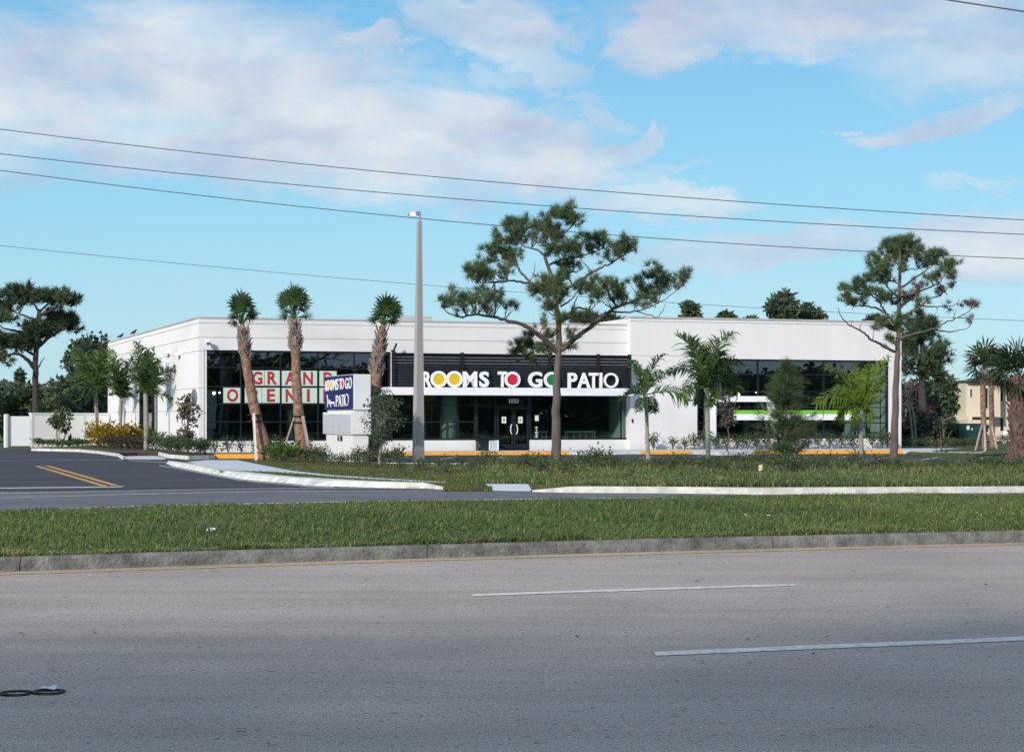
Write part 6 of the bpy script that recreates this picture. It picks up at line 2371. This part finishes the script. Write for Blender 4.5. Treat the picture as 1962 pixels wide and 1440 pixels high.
for sx in (-1, 1):
    for yy in (105.82, 106.2):
        q = MB()
        q.tube([(c[0] + sx * .26, yy, -.03), (c[0] + sx * .21, yy, .40)], .025, 6)
        q.build('leg', M_WHITE, t)

# ------------------------------------------------------------------ small things
# two crows on the roof edge
M_BIRD = mat('black_feathers', (.012, .012, .014), .6, .2, 20)
for i, (px, ypx, lab, turn) in enumerate(((228, 648.5, 'black bird leaning low on the rear of the side roof edge', .5), (253, 641.5, 'black bird perched upright nearer along the side roof edge', -.3))):
    s = s_of(px)
    c = FO + SD * s - SN * .1 + np.array((0, 0, ZT1 + .07))
    t = thing('black_bird', c, lab, 'bird')
    q = MB()
    f = np.array((math.cos(turn), math.sin(turn), 0.))
    K = .72
    body = [c - f * .34 + (0, 0, .10), c - f * .22 + (0, 0, .17), c - f * .05 + (0, 0, .22), c + f * .08 + (0, 0, .29), c + f * .14 + (0, 0, .38), c + f * .19 + (0, 0, .42), c + f * .27 + (0, 0, .42)]
    body = [c + (b_ - c) * K for b_ in body]
    q.tube(body, [.015, .036, .072, .068, .045, .04, .006], 8)
    q.tube([c + (0, .02, 0), c + (0, .02, .16)], .01, 4)
    q.tube([c + f * .03 + (0, -.03, 0), c + f * .03 + (0, -.03, .16)], .01, 4)
    q.build('body', M_BIRD, t, smooth=True)
# litter in the median
def scrap(name, lab, px, py, z, s, m_, cat, seed):
    rng = np.random.default_rng(seed)
    c = G(px, py, z)
    q = MB()
    k = 7
    gx, gy = np.meshgrid(np.linspace(-1, 1, k), np.linspace(-1, 1, k))
    zz = .5 + .5 * np.sin(gx * 2.2 + rng.uniform(0, 3)) * np.cos(gy * 2.6 + rng.uniform(0, 3)) + rng.normal(size=gx.shape) * .12
    v = np.stack([c[0] + gx * s[0], c[1] + gy * s[1], z + zz * s[2]], -1).reshape(-1, 3)
    f = [(i * k + j, i * k + j + 1, (i + 1) * k + j + 1, (i + 1) * k + j) for i in range(k - 1) for j in range(k - 1)]
    q.add(v, np.array(f))
    return tag(q.build(name, m_, loc=c), lab, cat)


scrap('crumpled_paper', 'crumpled white paper lying in the left part of the median grass', 405, 1018, .19, (.055, .05, .06), M_PAPER, 'litter', 1)
scrap('crumpled_paper', 'small white scrap in the median grass below the bright palm', 1473, 988, .30, (.025, .02, .018), M_PAPER, 'litter', 2)
scrap('crumpled_paper', 'tiny white scrap left of another scrap in the right median grass', 1428, 986, .30, (.016, .014, .014), M_PAPER, 'litter', 3)
scrap('paper_scrap', 'white paper scrap lying in the right black ring on the road', 94, 1319, .01, (.045, .045, .02), M_PAPER, 'litter', 4)
q = MB()
a, b = P(1437, 950, 35.0), P(1476, 954.5, 34.6)
q.tube([a, (a + b) / 2 + (0, 0, .02), b], [.03, .025, .012], 6)
tag(q.build('dead_frond_stalk', M_WOODP, loc=a), 'pale dead stalk lying on top of the median grass', 'debris')
# small yellow marker flag in the verge
t = thing('marker_flag', G(1456, 924, .13), 'small yellow marker flag in the right verge grass', 'flag')
c = np.array(t.location)
q = MB()
q.tube([c, c + (0, 0, .42)], .012, 5)
q.build('stake', M_STEEL, t)
q = MB()
fz = c[2] + .27
q.hexa([(c[0] - .03, c[1] - .006, fz), (c[0] + .05, c[1] - .02, fz + .02), (c[0] + .05, c[1] - .012, fz + .02), (c[0] - .03, c[1] + .004, fz), (c[0] - .025, c[1] - .006, fz + .14), (c[0] + .06, c[1] - .03, fz + .15), (c[0] + .06, c[1] - .02, fz + .15), (c[0] - .025, c[1] + .004, fz + .14)])
q.build('flag', mat('pale_yellow_plastic', (.55, .55, .26), .6, .08, 5), t)
# black rings on the near lane
for px, py, lab in ((31, 1325, 'black rubber ring lying at the left edge of the near lane'), (93, 1322.5, 'black rubber ring on the near lane with a paper scrap in it')):
    c = G(px, py, .012)
    q = MB()
    q.tube([c + (.085 * math.cos(a), .085 * math.sin(a), .004 * math.sin(3 * a)) for a in np.linspace(.15, 2 * math.pi - (.35 if px < 60 else .0) + .15, 30)], .017, 8)
    q.v[-1][:, 2] = .008 + (q.v[-1][:, 2] - .012) * .32
    tag(q.build('rubber_ring', M_RUBBER, loc=c), lab, 'rubber ring', 'rubber rings on the road')
# dry leaf bits strewn over the near road
q = MB()
rng = np.random.default_rng(140)
n = 120
xx = rng.uniform(-6, 7, n)
yy = YK(xx) - rng.uniform(.4, 12, n)
cc = np.stack([xx, yy, np.full(n, .012)], 1)
a = rng.uniform(0, 6.28, n)
d = np.stack([np.cos(a), np.sin(a), rng.uniform(.0, .3, n)], 1)
quads(q, cc, d, np.stack([-np.sin(a), np.cos(a), np.zeros(n)], 1), rng.uniform(.03, .09, n), rng.uniform(.015, .035, n), .3)
tag(q.build('leaf_litter', leafmat('dry_leaf', (.03, .024, .02), (.07, .05, .035), 0), None), kind='stuff')
# tufts on the ramped ground beside the apron and a ragged dirt edge along the median kerb
rng = np.random.default_rng(150)
n = 9000
u = rng.uniform(0, 1, n)
v_ = rng.uniform(0, 1, n)
xa = np.where(rng.random(n) < .62, -1.55 + u * 1.1, .45 + u * .75)
ya = 39.75 + v_ * 1.6
za = .006 + v_ * .12
grass('grass', xa, ya, za, np.full(n, .05), .022, L_LAWN, 151, brown=.2)
